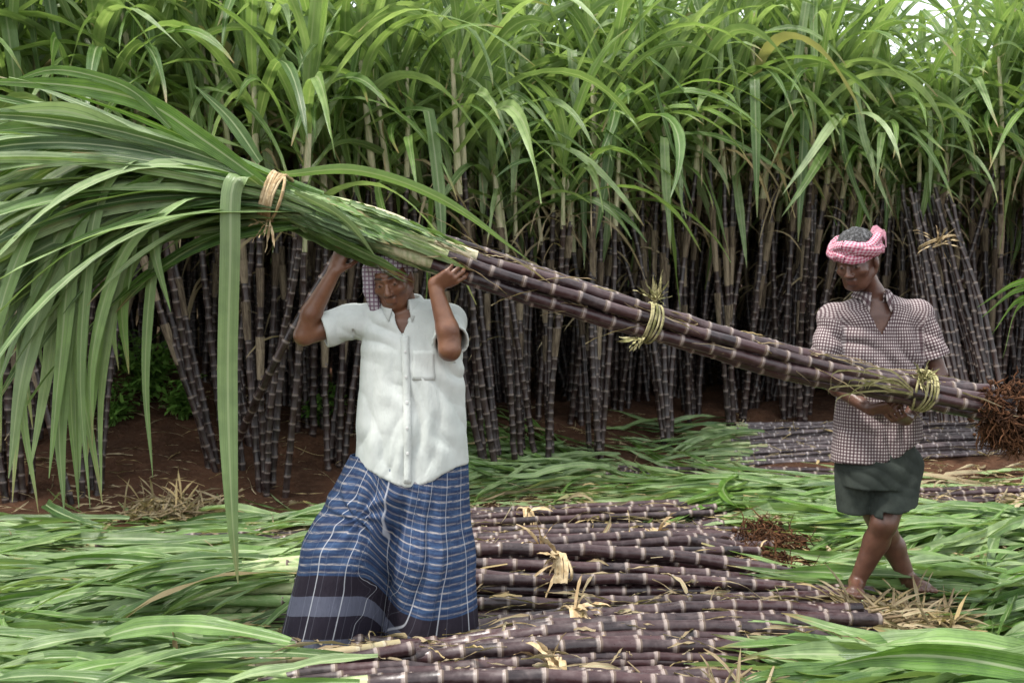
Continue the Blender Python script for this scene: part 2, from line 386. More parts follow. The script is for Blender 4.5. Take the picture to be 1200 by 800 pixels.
def turban_material():
    m, t = new_mat('pink_checked_cloth'); N_ = N(t); uv = N_.n('ShaderNodeUVMap').outputs[0]; sp = N_.n('ShaderNodeSeparateXYZ'); N_.l(uv, sp.inputs[0])
    a = sq(N_, sp.outputs[0], .012, .5, .2); b = sq(N_, sp.outputs[1], .012, .5, .2)
    k = N_.math('MULTIPLY', N_.math('ADD', a, b), .5); tc = N_.n('ShaderNodeTexCoord').outputs['Object']; n = N_.noise(tc, 40, 4)
    c = N_.mix(k, (.52, .37, .41), (.33, .05, .10)); N_.out(N_.bsdf(c, .9, .15, N_.bump(n, .8, .01)).outputs[0]); return m
M_TURBAN = turban_material()
def headcloth_material():
    m, t = new_mat('checked_head_cloth'); N_ = N(t); tc = N_.n('ShaderNodeTexCoord').outputs['Object']; sp = N_.n('ShaderNodeSeparateXYZ'); N_.l(tc, sp.inputs[0])
    a = sq(N_, sp.outputs[0], .017, .3, .2); b = sq(N_, sp.outputs[2], .017, .3, .2); k = N_.math('MAXIMUM', a, b)
    c = N_.mix(k, (.40, .38, .40), (.14, .08, .12)); n = N_.noise(tc, 30, 4); N_.out(N_.bsdf(c, .9, .15, N_.bump(n, .6, .01)).outputs[0]); return m
M_HCLOTH = headcloth_material()
M_SHORTS = simple('grey_green_cotton', (.030, .036, .031), (.055, .064, .054), 8, .9, (1, 1, 1), .15)
M_HAIR = simple('grey_hair', (.03, .03, .03), (.20, .20, .21), 90, .8, (1, 1, .4), .3, .8)
M_BUTTON = simple('button', (.5, .5, .48), (.6, .6, .58), 10, .4)

# ------------------------------------------------------------------ ground
def edge_y(x):  # front edge of the standing cane
    return float(np.interp(x, [-4.5, -2.6, -1.0, 0.2, 1.5, 4, 8], [7.5, 7.7, 8.3, 8.9, 9.5, 9.6, 9.6]))
_ex = np.array([-4.5, -2.6, -1.0, 0.2, 1.5, 4, 8]); _ey = np.array([7.5, 7.7, 8.3, 8.9, 9.5, 9.6, 9.6])
def ground_h(x, y):
    x = np.asarray(x, float); y = np.asarray(y, float)
    e = np.interp(x, _ex, _ey); t = np.clip((y - e + .7) / 2.0, 0, 1); t = t * t * (3 - 2 * t)
    p = np.stack(np.broadcast_arrays(x, y, 0 * x), -1)
    near = np.clip(1 - (np.hypot(x, y - 8) - 12) / 10, 0, 1)
    return (.42 * t + .45 * np.exp(-(((x + 2.9) / .8) ** 2 + ((y - 9.8) / 1.1) ** 2)) + (fbm(p * 1.3, 3, 3) - .5) * .10 * near + (fbm(p * 5, 3, 9) - .5) * .10 * near * np.clip(t + .3, 0, 1)) - .02
def build_ground():
    xs = np.concatenate([np.linspace(-600, -12, 14), np.linspace(-11, 11, 260), np.linspace(12, 600, 14)])
    ys = np.concatenate([np.linspace(-60, .5, 8), np.linspace(1, 15, 240), np.linspace(16, 1200, 18)])
    X, Y = np.meshgrid(xs, ys, indexing='ij'); Z = ground_h(X, Y); mb = MB(); n = len(ys)
    i, j = np.meshgrid(np.arange(len(xs) - 1), np.arange(n - 1), indexing='ij'); q = i * n + j
    mb.add(np.stack([X, Y, Z], -1).reshape(-1, 3), np.stack([q, q + n, q + n + 1, q + 1], -1).reshape(-1, 4))
    tag(link('ground', mb.mesh('ground', M_SOIL)), 'reddish brown field soil rising into a low bank under the cane', None, None, 'structure')
build_ground()

# ------------------------------------------------------------------ standing sugarcane
def make_stalk(seed, H):
    g = np.random.default_rng(seed); mb = MB()
    b = g.normal(0, .05, 2); k = g.normal(0, .07, 2)
    pts = [A3(0, 0, -.08), A3(b[0] * .3, b[1] * .3, H * .33), A3(b[0] + k[0] * .4, b[1] + k[1] * .4, H * .7), A3(k[0] + b[0], k[1] + b[1], H)]
    cane(mb, pts, .0255 * g.uniform(.8, 1.15), .020, g.uniform(.085, .12), seed, 8, bulge=.45)
    Lp = catmull(pts, 60)
    for q in range(int(g.integers(1, 4))):   # old sheaths still wrapped round the cane
        i0 = int(g.uniform(.35, .92) * 58); i1 = min(59, i0 + int(g.integers(4, 9))); tube(mb, Lp[i0:i1 + 1] + A3(g.normal(0, .003), 0, 0), np.linspace(.0235, .031, i1 - i0 + 1) * g.uniform(.95, 1.1), 8, c=g.random(3), m=2)
    # short papery remains of dry sheaths
    for q in range(g.integers(0, 2)):
        t = g.uniform(.5, .98); o = catmull(pts, 30)[int(t * 29)]; a = g.uniform(0, 6.28)
        leaf(mb, o, A3(math.cos(a), math.sin(a), .5), g.uniform(.3, .8), .02, 5, n=8, c=g.uniform(0, .8, 3), m=1, twist=2)
    return mb.mesh('stalk', [M_STALK, M_DRY, M_OLDSH]), Vector(pts[-1])
def make_crown(seed, nl=11, n=15, Hs=.85, across=2):
    g = np.random.default_rng(seed); mb = MB(); az = g.uniform(0, 6.28)
    tube(mb, catmull([A3(0, 0, -.05), A3(.005, .004, Hs * .5), A3(.01, -.01, Hs)], 7), np.linspace(.026, .013, 7), 7, c=g.uniform(.2, 1, 3), m=1)
    for i in range(nl):
        s = i / (nl - 1); a = az + (math.pi if i % 2 else 0) + g.normal(0, .55)
        z = .22 + s * (Hs - .2); up = .75 + 2.2 * s ** 1.5; d = A3(math.cos(a), math.sin(a), up + g.normal(0, .2))
        L = g.uniform(1.15, 1.8); w = g.uniform(.05, .095)
        kink = g.uniform(.3, .6) if g.random() < .22 else None
        leaf(mb, A3(.006, 0, z), d, L, w, g.uniform(.7, 1.5) * (1.3 - .95 * s), twist=g.normal(0, .9), n=n, kink=kink,
             c=(g.random(), g.random(), g.random() * (.97 if s > .2 else 1)), fold=g.uniform(.15, .45), wave=.005, seed=seed + i, across=across, curl=g.normal(0, .35))
    for i in range(g.integers(0, 3)):   # old dry leaves hanging by the sheath
        a = g.uniform(0, 6.28); leaf(mb, A3(0, 0, g.uniform(0, .15)), A3(math.cos(a), math.sin(a), .6), g.uniform(.6, 1.1), .022, 5, n=10, c=g.uniform(0, .9, 3), m=2, twist=3)
    return mb.mesh('leaf_crown', [M_LEAF, M_SHEATH, M_DRY])
STALKS = [make_stalk(100 + i, h) for i, h in enumerate([2.1, 2.2, 2.3, 2.35, 2.0, 2.45, 2.25, 2.15, 2.4, 2.3])]
CROWNS = [make_crown(200 + i, nl=[9, 11, 10, 12][i % 4]) for i in range(16)]
STALK_PROTOS = []
def cane_plant(x, y, n, label, group, lean=(0, 0), spread=.10, hs=1.0, seed=0, crowns=1.0, outlean=.06):
    g = np.random.default_rng(seed * 13 + 5); z = float(ground_h(x, y)); pxq = 600 + FPX * x / y; low = 398 < pxq < 455 or 612 < pxq < 700 or 985 < pxq < 1125
    cs = .74 if low else 1.0; hs = hs * (.9 if low else 1.0)
    t = thing('sugarcane_plant', label, 'sugarcane', (x, y, z - .02), group)
    for i in range(n):
        a = g.uniform(0, 6.28); r = spread * math.sqrt(g.random())
        me, tip = STALKS[int(g.integers(len(STALKS)))]
        s = link('stalk', me, t, (r * math.cos(a), r * math.sin(a), 0))
        s.scale = (1, 1, hs * g.uniform(.86, 1.04))
        ly = lean[0] + g.normal(0, .065) + math.cos(a) * outlean * r / spread; lx = -lean[1] + g.normal(0, .035) - math.sin(a) * outlean * r / spread
        s.rotation_euler = (lx, ly, 0)
        if g.random() < crowns:
            c = link('leaf_crown', CROWNS[int(g.integers(len(CROWNS)))], s, tip)
            c.rotation_euler = (-lx * .6, -ly * .6, g.uniform(0, 6.28)); q = g.uniform(.9, 1.15); q *= cs; c.scale = (q, q, q)
    return t
FG = 'standing sugarcane along the front edge of the field'
front = [  # px, py of the foot, stalks, lean, label
 (20, 590, 6, (.0, 0), 'sugarcane plant at the far left edge, half hidden by the drooping carried leaves'),
 (88, 575, 6, (-.05, 0), 'dark sugarcane plant left of the low green weeds'),
 (262, 552, 8, (-.16, 0), 'leaning sugarcane plant of crowded dark stalks just left of the long hanging leaf'),
 (318, 560, 5, (.03, 0), 'sugarcane plant just right of the long hanging leaf, behind the bent elbow'),
 (395, 545, 5, (.05, 0), 'sugarcane plant in the shade directly behind the white sleeve'),
 (470, 545, 5, (0, 0), 'sugarcane plant hidden behind the white shirt, its leaves above the raised hand'),
 (585, 545, 6, (-.14, 0), 'sugarcane plant leaning left, first to the right of the man in white'),
 (628, 535, 8, (-.05, 0), 'thick sugarcane plant of many stalks with pale rings, right of the white shirt'),
 (700, 530, 5, (-.03, 0), 'sugarcane plant below the middle of the carried bundle, left of the green tie'),
 (790, 520, 7, (-.08, 0), 'sugarcane plant behind the green tie of the carried bundle'),
 (862, 512, 6, (-.02, 0), 'sugarcane plant with tall pale sheaths between the green tie and the checked shirt'),
 (935, 505, 10, (0, 0), 'dense thick sugarcane plant with a high crown left of the pink turban'),
 (1010, 505, 5, (.03, 0), 'sugarcane plant rising directly behind the pink turban'),
 (1065, 500, 5, (.0, 0), 'sugarcane plant just right of the checked shirt shoulder'),
 (1175, 500, 7, (.02, 0), 'sugarcane plant at the right edge behind the leaning cut canes'),
 (1270, 505, 6, (0, 0), 'sugarcane plant beyond the right edge, its leaves reaching into the picture'),
 (-70, 600, 6, (0, 0), 'sugarcane plant beyond the left edge, leaves reaching above the carried tops'),
]
for i, (px, py, n, lean, lab) in enumerate(front):
    z = .14; p = G(px, py, z); y = max(p[1], 0); x = (px - 600) / FPX * (y if y < edge_y(p[0]) + .6 else edge_y(p[0]) + .3)
    y = max(min(y, edge_y(x) + .6), edge_y(x) - .15); x = (px - 600) / FPX * y
    cane_plant(x, y, n, lab, FG, lean, .13, 1.0 + .06 * (x > 1.4), seed=i + 1)
MARKS = [(30, 'at the far left edge'), (95, 'left of the dark gap with weeds'), (245, 'right of the dark gap with weeds'), (300, 'right of the long hanging leaf'), (350, 'behind the raised bare elbow at left'),
 (410, 'behind the sleeve of the white shirt'), (480, 'behind the middle of the white shirt'), (550, 'just right of the white shirt'), (615, 'below the upper end of the purple carried canes'), (680, 'halfway between the white shirt and the green tie'),
 (745, 'directly behind the green tie of the carried canes'), (805, 'just right of the green tie on the carried canes'), (870, 'midway between the green tie and the checked shirt'), (935, 'just left of the pink turban and checked shirt'),
 (1000, 'directly behind the pink turban'), (1065, 'right of the pink turban'), (1125, 'behind the leaning bundle of cut canes'), (1185, 'at the right edge above the red roots')]
MG = 'standing sugarcane in the dim rows behind the front edge'
k = 50
for row, dy in enumerate([.75, 1.45, 2.2, 3.0, 3.9, 4.9]):
    y0 = 8.4 + dy; hw = y0 * .56 + .6; x = -hw
    while x < hw:
        k += 1; y = edge_y(x) + dy + random.uniform(-.2, .2); xx = x + random.uniform(-.15, .15)
        pxx = 600 + FPX * xx / y; gap = 118 < pxx < 222 and row < 3
        lab = 'sugarcane plant standing in the dim rows behind the front edge of the field'
        if row == 0 and MARKS and not gap:
            b_ = min(MARKS, key=lambda q: abs(q[0] - pxx))
            if abs(b_[0] - pxx) < 45: lab = 'second-row sugarcane plant ' + b_[1]; MARKS.remove(b_)
        if not gap: cane_plant(xx, y, 7 if row < 4 else 6, lab, MG, (random.uniform(-.08, .08), 0), .17, random.uniform(.90, 1.02) * (1 if row < 3 else .9), k)
        x += .52
# the field goes on: too dense to tell plants apart
def far_cane():
    mb = MB(); g = np.random.default_rng(99)
    for i in range(1500):
        y = g.uniform(14.2, 21); x = g.uniform(-1, 1) * (y * .62 + 1); H = g.uniform(1.75, 2.15)
        tube(mb, catmull([A3(x, y, .1), A3(x + g.normal(0, .06), y, H * .6), A3(x + g.normal(0, .12), y, H + .5)], 5), [.03, .028, .026, .02, .01], 5, vv=np.linspace(0, 24, 5), c=g.random(3), m=1, cap=False)
        for q in range(3): leaf(mb, A3(x, y, g.uniform(.4, 2.2)), g.normal(0, 1, 3), g.uniform(.6, 1.2), .09, 4, n=6, c=g.random(3), m=2)
        for q in range(8):
            a = g.uniform(0, 6.28); s = q / 7
            leaf(mb, A3(x, y, H + s * .5), A3(math.cos(a), math.sin(a), .7 + 2.2 * s), g.uniform(1, 1.4), .055, g.uniform(.8, 1.4) * (1.2 - .6 * s), n=8, c=g.random(3), twist=g.normal(0, 1))
    tag(link('sugarcane_field', mb.mesh('sugarcane_field', [M_LEAF, M_STALK, M_DEAD])), 'dense mass of sugarcane far back in the field', 'sugarcane', None, 'stuff')
far_cane()

# ------------------------------------------------------------------ cut cane: ties, roots, bundles
def arc_tie(mb, c, ax, a, b, turns=4, r=.007, w=.012, seed=0, full=True):
    """loops of twisted fibre round a bundle; ax bundle direction, a vertical radius, b horizontal"""
    g = np.random.default_rng(seed); ax = nrm(ax); u = A3(0, 0, 1); u = nrm(u - ax * np.dot(u, ax)); s = np.cross(ax, u)
    for q in range(turns):
        off = (q - (turns - 1) / 2) * w + g.normal(0, .002); ph = g.uniform(0, 6.28); sl = g.normal(0, .02)
        th = np.linspace(0, 2 * math.pi, 26) + ph
        rr = 1 + g.normal(0, .012, 26); rr[-1] = rr[0]
        pts = c + ax * (off + sl * np.sin(th))[:, None] + u * (np.cos(th) * a * rr)[:, None] + s * (np.sin(th) * b * rr)[:, None]
        tube(mb, pts, r * g.uniform(.8, 1.2), 6, c=g.random(3), cap=False)
def tuft(mb, o, d, n, L, w, seed=0, spread=.7, g_=2.0, m=0):
    g = np.random.default_rng(seed)
    for q in range(n):
        dd = nrm(nrm(d) + g.normal(0, spread, 3)); leaf(mb, o + g.normal(0, .008, 3), dd, L * g.uniform(.5, 1.2), w * g.uniform(.5, 1.3), g_, n=7, c=g.uniform(0, .9, 3), m=m, twist=g.normal(0, 2))
def roots(mb, c, R, n, seed=0, flat=1.0, down=.5):
    g = np.random.default_rng(seed)
    for q in range(max(4, n // 9)):   # clods
        o = c + g.normal(0, 1, 3) * R * A3(.6, .5, .4 * flat); r = R * g.uniform(.05, .15)
        th = np.linspace(0, math.pi, 7)
        pts = o + np.stack([np.linspace(-1, 1, 7) * r, 0 * th, 0 * th], 1); tube(mb, pts + g.normal(0, r * .12, (7, 3)), r * np.sqrt(np.clip(1 - np.linspace(-.98, .98, 7) ** 2, 0, 1)) * g.uniform(.7, 1.2, 7), 9, c=g.uniform(0, .5, 3), cap=False)
    for q in range(n):
        d = nrm(g.normal(0, 1, 3) * A3(1, 1, .8) + A3(0, 0, -down)); o = c + g.normal(0, .35, 3) * R
        p = [o]; 
        for s in range(4): d = nrm(d + g.normal(0, .45, 3) + A3(0, 0, -.12)); p.append(p[-1] + d * R * g.uniform(.15, .35))
        tube(mb, catmull(p, 7), np.linspace(.0045, .0012, 7) * g.uniform(.7, 1.3), 4, c=g.random(3), cap=False)

def GT(px, py):
    d = ray(px, py)
    for t in np.linspace(3, 16, 1300):
        p = A3(0, 0, CH) + d * t
        if p[2] < float(ground_h(p[0], p[1])): return p
    return p
def pile_h(x, y):
    x = float(x); y = float(y)
    base = float(ground_h(x, y)); t = max(0, min(1, (8.0 - y) / .8))
    return base + .05 * t
# coarse height map that the laid bundles raise, so leaves rest on what is already there
HX0, HX1, HY0, HY1, HS = -6, 6, 2.6, 11, .05
HM = ground_h(*np.meshgrid(np.arange(HX0, HX1, HS), np.arange(HY0, HY1, HS), indexing='ij'))
def hget(x, y):
    u = min(max((x - HX0) / HS, 0), HM.shape[0] - 1.001); v = min(max((y - HY0) / HS, 0), HM.shape[1] - 1.001); i = int(u); j = int(v); u -= i; v -= j
    return (HM[i, j] * (1 - u) + HM[i + 1, j] * u) * (1 - v) + (HM[i, j + 1] * (1 - u) + HM[i + 1, j + 1] * u) * v
NO_LEAF = []   # discs kept clear of blades: (x, y, radius)
def blocked(o, d, L):
    for q in (.3, .5, .7, .9):
        p = o + d * L * q
        for (x, y, rr) in NO_LEAF:
            if (p[0] - x) ** 2 + (p[1] - y) ** 2 < rr * rr: return True
    return False
def hraise(pts, r, amt=1.0):
    for p in pts:
        i = int((p[0] - HX0) / HS); j = int((p[1] - HY0) / HS)
        if 0 <= i < HM.shape[0] and 0 <= j < HM.shape[1]: HM[i, j] = max(HM[i, j], p[2] + r * amt)
def smooth_h():
    global HM
    q = np.pad(HM, 1, mode='edge'); HM = (q[1:-1, 1:-1] * 2 + q[2:, 1:-1] + q[:-2, 1:-1] + q[1:-1, 2:] + q[1:-1, :-2]) / 6

_f = P(1030, 690, 5.0); NO_LEAF += [(_f[0], 4.98, .27), (_f[0], 4.72, .2), (_f[0] - .3, 4.85, .2)]
def ground_bundle(name, label, A, B, n, width, ties=(), root=False, tops=True, seed=0, r=.023, nleaf=60, group='cut cane bundles laid on the ground', mat=None, layers=2, leafL=1.25, lw=.06, sheath=.5, fan=.30, tmat=None, lift=.0, leafspread=.0, skew=.02):
    """A = top (leafy) end on the ground, B = root end; both (x, y)"""
    g = np.random.default_rng(seed); A = np.array(A, float); B = np.array(B, float); ax2 = (B - A) / np.linalg.norm(B - A); sd2 = A3(-ax2[1], ax2[0], 0); ax = A3(*ax2, 0); L = np.linalg.norm(B - A)
    mid = (A + B) / 2; t = thing(name, label, 'cane bundle', (mid[0], mid[1], hget(*mid)), group)
    per = int(math.ceil(n / layers)); ends = []
    for q in range(n):
        lay = q // per; k = (q % per + .5 * (lay % 2)) / max(1, per - 1) - .5
        a0 = k * width * (1 - .08 * lay) + g.normal(0, .012); a1 = k * width * (1 - .08 * lay) * .92 + g.normal(0, .012) + g.normal(0, skew)
        s0 = g.uniform(-.18, .18); s1 = L + g.uniform(-.14, .12)
        ts = np.linspace(0, 1, 6); pp = []
        bow = g.normal(0, .02)
        for tt in ts:
            s = s0 + (s1 - s0) * tt; off = a0 * (1 - tt) + a1 * tt + bow * math.sin(math.pi * tt)
            p = A3(A[0], A[1], 0) + ax * s + sd2 * off; pp.append(p)
        pp = np.array(pp); h = np.array([hget(p[0], p[1]) for p in pp]); hm = np.polyval(np.polyfit(ts, h, 2), ts)
        pp[:, 2] = np.maximum(hm, h - .012) + r * (.9 if lay == 0 else .8) + lift + g.uniform(0, .012)
        mb = MB(); cane(mb, pp, r * g.uniform(.88, 1.18), r * g.uniform(.85, 1.05), .125, seed * 31 + q, 9)
        part('stalk', mb, mat or M_CANE, t); ends.append(pp)
        hraise(catmull(pp, 60), r, .8 if lay == 0 else .5)
    smooth_h(); smooth_h(); smooth_h()
    for i, s in enumerate(ties):
        mb = MB(); c = A3(A[0], A[1], 0) + ax * s; hz = max(hget(*(c[:2] + sd2[:2] * e)) for e in (-.1, 0, .1)); zc = hz - .03; c[2] = zc
        arc_tie(mb, c, ax, .055, width * .40, 5, .006, .011, seed + i)
        fr = c - A3(0, 1, 0) * width * .18 * 1 + A3(0, 0, .055)
        tuft(mb, fr, A3(g.normal(0, .5), -.35, .3), 9, .16, .022, seed + i, .6, 3.5)
        for e in range(5):  # flat dry sheath wound over the stalks on the near side
            pts = [fr + A3(g.normal(0, .012) + .012 * e - .02, .07, .0), fr + A3(.012 * e - .02, .0, .022), fr + A3(.012 * e - .02 + g.normal(0, .008), -.075, -.03), fr + A3(.012 * e - .02, -.11, -.085)]
            pc = catmull(pts, 8); ribbon(mb, pc, np.tile(ax, (8, 1)), np.full(8, .02), g.uniform(0, .9, 3), fold=.3)
        part('tie', mb, tmat or M_TIE, t)
    if root:
        mb = MB(); c = A3(B[0], B[1], 0) + ax * .02; c[2] = hget(c[0], c[1]) + .0
        for e in range(7): roots(mb, c + sd2 * (e / 6 - .5) * width * .9 + ax * g.normal(-.02, .09) + A3(0, 0, .01), .115, 110, seed + e)
        part('root_mass', mb, M_ROOT, t)
    if tops:
        mb = MB()
        for q in range(n):      # pale sheaths where the blades leave the stalk
            p0 = ends[q][0]; dd = nrm(p0 - ends[q][1]); e = p0 + dd * sheath; e[2] = max(hget(e[0], e[1]) + .02, p0[2] * .6 + .02)
            tube(mb, catmull([p0 - dd * .1 + A3(0, 0, .002), p0 + dd * sheath * .5, e], 8), np.linspace(r * 1.12, r * .45, 8), 7, c=g.random(3), m=1)
        for q in range(int(nleaf * 1.25)):
            p0 = ends[g.integers(n)][0]; s = g.uniform(-.15, sheath + .25); o = p0 - ax * s; o[2] = max(o[2], hget(o[0], o[1])) + g.uniform(0, .03) + lift
            o = o + sd2 * g.normal(0, .05 + leafspread)
            d = -ax + sd2 * g.normal(0, fan) + A3(0, 0, g.uniform(-.02, .22)); LL = leafL * g.uniform(.65, 1.15)
            lift_ = g.uniform(.004, .06) + (g.uniform(.02, .08) if g.random() < .25 else 0)
            sdv = nrm(np.cross(d, A3(g.normal(0, .45), g.normal(0, .45) - .25, 1)))
            o[2] = max(o[2], hget(o[0], o[1]) + lift_)
            if blocked(o, d, LL): continue
            leaf(mb, o, d, LL, lw * (g.uniform(.7, 1.2) if g.random() < .55 else g.uniform(.3, .7)), .7, side=sdv, twist=g.normal(0, .9), n=18, c=(g.random(), g.random(), g.random() * .974 if lw > .06 else g.random()), floor=lambda x, y, l=lift_: hget(x, y) + l, fold=g.uniform(.12, .6), curl=g.normal(0, .45), wave=.006, seed=q, gp=.7, across=4)
        part('leaves', mb, [M_CUT, M_SHEATH_G], t)
        # the heap of blades raises the surface a little
        gx, gy = np.meshgrid(np.arange(HX0, HX1, HS), np.arange(HY0, HY1, HS), indexing='ij'); u_ = -((gx - A[0]) * ax[0] + (gy - A[1]) * ax[1]); w_ = np.abs((gx - A[0]) * sd2[0] + (gy - A[1]) * sd2[1])
        m_ = np.clip(1.0 - np.abs(u_ - .45) / .95, 0, 1) * np.clip(1.3 - w_ / (width * .5 + .12), 0, 1); HM[...] += np.minimum(m_, 1) * .04
    return t
def gp(px, py, z=.07): q = G(px, py, z); return (q[0], q[1])

# loose leaves under everything (nobody could count them)
def litter():
    mb = MB(); g = np.random.default_rng(5)
    for q in range(1900):
        y = 3.9 + 5.0 * g.random() ** 1.1; x = g.uniform(-1, 1) * (y * .52 + .4)
        if y > edge_y(x) - (.75 if x < 0 else .35): continue
        a = g.normal(0, .55) + (math.pi if g.random() < .6 else 0); z = float(ground_h(x, y)) + g.uniform(.0, .045)
        l = g.uniform(.005, .05)
        if blocked(A3(x, y, z), A3(math.cos(a), math.sin(a), 0), .8): continue
        leaf(mb, A3(x, y, z), A3(math.cos(a), math.sin(a), .05), g.uniform(.4, 1.1), g.uniform(.02, .06), .8, side=nrm(A3(-math.sin(a), math.cos(a), g.normal(0, .4))), twist=g.normal(0, .8), n=10,
             c=g.random(3), floor=lambda X, Y, l=l: float(hget(X, Y)) + l, fold=.2, gp=.7, curl=g.normal(0, .3), m=0 if g.random() < .86 else 1)
    tag(link('leaf_litter', mb.mesh('leaf_litter', [M_CUT, M_DRY])), 'loose green and dry cane leaves strewn over the cut ground', 'leaf litter', None, 'stuff')
litter()

# far to near
ground_bundle('cane_heap', 'pale weathered heap of thin canes lying in the distance behind the checked shirt', gp(860, 530), gp(1290, 522), 34, .75, (), False, True, 11, .017, 26, 'cut cane laid on the ground', M_CANE_PALE, 3, .9, .04, .3, .3)
ground_bundle('cane_bundle', 'leafy cane bundle at the back, green tops spread between white shirt and far soil', gp(690, 548), gp(1010, 545), 9, .34, (), False, True, 12, .02, 150, layers=2, fan=.55, leafspread=.12, leafL=1.15)
ground_bundle('cane_bundle', 'leafy cane bundle whose bright tops lie left of the checked man\'s shorts', gp(1010, 572), gp(1350, 560), 9, .40, (), False, True, 13, .02, 190, layers=2, fan=.55, leafspread=.15, leafL=1.35, lw=.065)
ground_bundle('cane_bundle', 'farthest dark cane bundle right of the blue lungi, one straw tie near its left end', gp(500, 606), gp(830, 596), 26, .52, (.62,), False, True, 14, .024, 34)
ground_bundle('cane_bundle', 'cane bundle with a straw tie halfway and reddish roots below the green heap', gp(440, 640), gp(890, 626), 24, .50, (1.55,), True, True, 15, .025, 50)
ground_bundle('cane_bundle', 'cane bundle slanting up to the right into a big brown root clump', gp(430, 690), gp(885, 655), 20, .42, (.85, 2.0), True, True, 16, .026, 30, lift=.035)
ground_bundle('cane_bundle', 'cane bundle reaching toward the walking man\'s bare feet, tie low near its middle', gp(330, 704), gp(1020, 684), 20, .38, (1.25,), False, True, 17, .027, 40)
ground_bundle('cane_bundle', 'cane bundle beside the lungi hem with reddish purple canes and a frayed tie', gp(590, 740), gp(1010, 722), 18, .34, (.3,), False, False, 18, .028, 0, lift=.01)
ground_bundle('cane_bundle', 'cane bundle lying in front of the lungi hem, tall tan tie right of it', gp(335, 796), gp(985, 772), 16, .32, (.98,), False, True, 19, .029, 46, lift=-.01)
ground_bundle('cane_bundle', 'nearest cane bundle along the bottom edge with a dry knot at its right end', gp(340, 834), gp(960, 818), 14, .28, (1.75,), False, True, 20, .028, 24)
ground_bundle('cane_bundle', 'straight cane bundle between the lungi hem and the broad green blades, without roots', gp(470, 772), gp(1000, 752), 14, .26, (), False, False, 30, .027, 0, lift=.0)
# left: tops of bundles hidden behind and under the leaves
ground_bundle('cane_bundle', 'leafy bundle farthest left below the soil bank, straw knots on its green tops', gp(110, 628), gp(480, 612), 8, .30, (-.4,), False, True, 22, .022, 150, fan=.3, leafspread=.08)
ground_bundle('cane_bundle', 'leafy bundle in the bottom left corner with broad striped blades', gp(200, 765), gp(480, 752), 8, .28, (-.25, .05), False, True, 23, .024, 170, fan=.26, leafspread=.07, leafL=1.4, lw=.07)
ground_bundle('cane_bundle', 'leafy bundle across the bottom left edge, one pale cane reaching under the lungi', gp(250, 815), gp(520, 790), 6, .22, (-.35,), False, True, 24, .024, 120, fan=.22, leafspread=.06, leafL=1.4, lw=.07)
ground_bundle('cane_bundle', 'leafy bundle at the left with two dark canes showing left of the lungi', gp(225, 672), gp(540, 658), 8, .24, (), False, True, 21, .026, 70, fan=.28, leafspread=.05)
# right: tops pointing left out of bundles that lie beyond the frame
ground_bundle('cane_bundle', 'leafy bundle at the right edge behind the walking man\'s legs', gp(1215, 610), gp(1620, 600), 8, .36, (), False, True, 25, .022, 200, fan=.6, leafspread=.14, leafL=1.15, lw=.07)
ground_bundle('cane_bundle', 'leafy bundle at the right edge with long blades arching beside the bare calf', gp(1260, 690), gp(1620, 670), 8, .34, (), False, True, 26, .022, 170, fan=.55, leafspread=.12, leafL=.95, lw=.075, lift=.02)
ground_bundle('cane_bundle', 'leafy bundle filling the bottom right corner with very broad green blades', gp(1315, 785), gp(1660, 760), 8, .32, (), False, True, 27, .022, 150, fan=.25, leafspread=.10, leafL=.95, lw=.11, lift=.02)

# dry scraps: small broken strips of straw on the heaps
def scraps():
    mb = MB(); g = np.random.default_rng(77)
    for q in range(2600):
        y = 4.0 + 6.0 * g.random(); x = g.uniform(-1, 1) * (y * .5); 
        a = g.uniform(0, 6.28); o = A3(x, y, float(hget(x, y)) + g.uniform(.01, .05)); thin = g.random() < .7
        leaf(mb, o, A3(math.cos(a), math.sin(a) * .6, g.uniform(-.1, .25)), g.uniform(.06, .35), g.uniform(.004, .009) if thin else g.uniform(.012, .028), 1.2, n=7, c=g.uniform(0, 1, 3), twist=g.normal(0, 2), fold=.5, curl=g.normal(0, 2), floor=lambda X, Y: float(hget(X, Y)) + .008)
    tag(link('straw_scraps', mb.mesh('straw_scraps', M_DRY)), 'small dry straw scraps scattered over the cut canes and leaves', 'straw', None, 'stuff')
scraps()
# single pale canes that slipped from the bundles
M_PALE = stalk_material('pale_cane', (.26, .22, .12), (.38, .30, .18), (.45, .42, .28), (.5, .45, .36), .3, .4)
def loose(label, a, b, r_, seed, mat):
    t = thing('cut_cane', label, 'cane', (0, 0, 0)); p = [np.array(gp(*a)), np.array(gp(*b))]; pts = []
    for f in np.linspace(0, 1, 6):
        q = p[0] * (1 - f) + p[1] * f; pts.append(A3(q[0], q[1], hget(q[0], q[1])))
    h = np.array([q[2] for q in pts]); ff = np.linspace(0, 1, 6); L_ = np.polyval(np.polyfit(ff, h, 1), ff); L_ += max(0, (h - L_).max() * .6) + r_ + .006
    for q, z in zip(pts, L_): q[2] = z
    t.location = [float(v) for v in pts[2]]; mb = MB(); cane(mb, pts, r_, r_ * .85, .13, seed, 10); part('stalk', mb, mat, t)
loose('pale yellowish cane lying along the bottom left, its end under the lungi hem', (262, 800), (470, 768), .024, 3, M_PALE)
loose('pale cane lying on the green leaves halfway up the left side of the lungi', (165, 702), (345, 690), .018, 5, M_PALE)
loose('dark cane lying on the leaves just left of the lungi at knee height', (185, 672), (345, 654), .025, 7, M_CANE)
loose('second dark cane left of the lungi, lower and thinner than its neighbour', (235, 690), (350, 676), .021, 9, M_CANE)
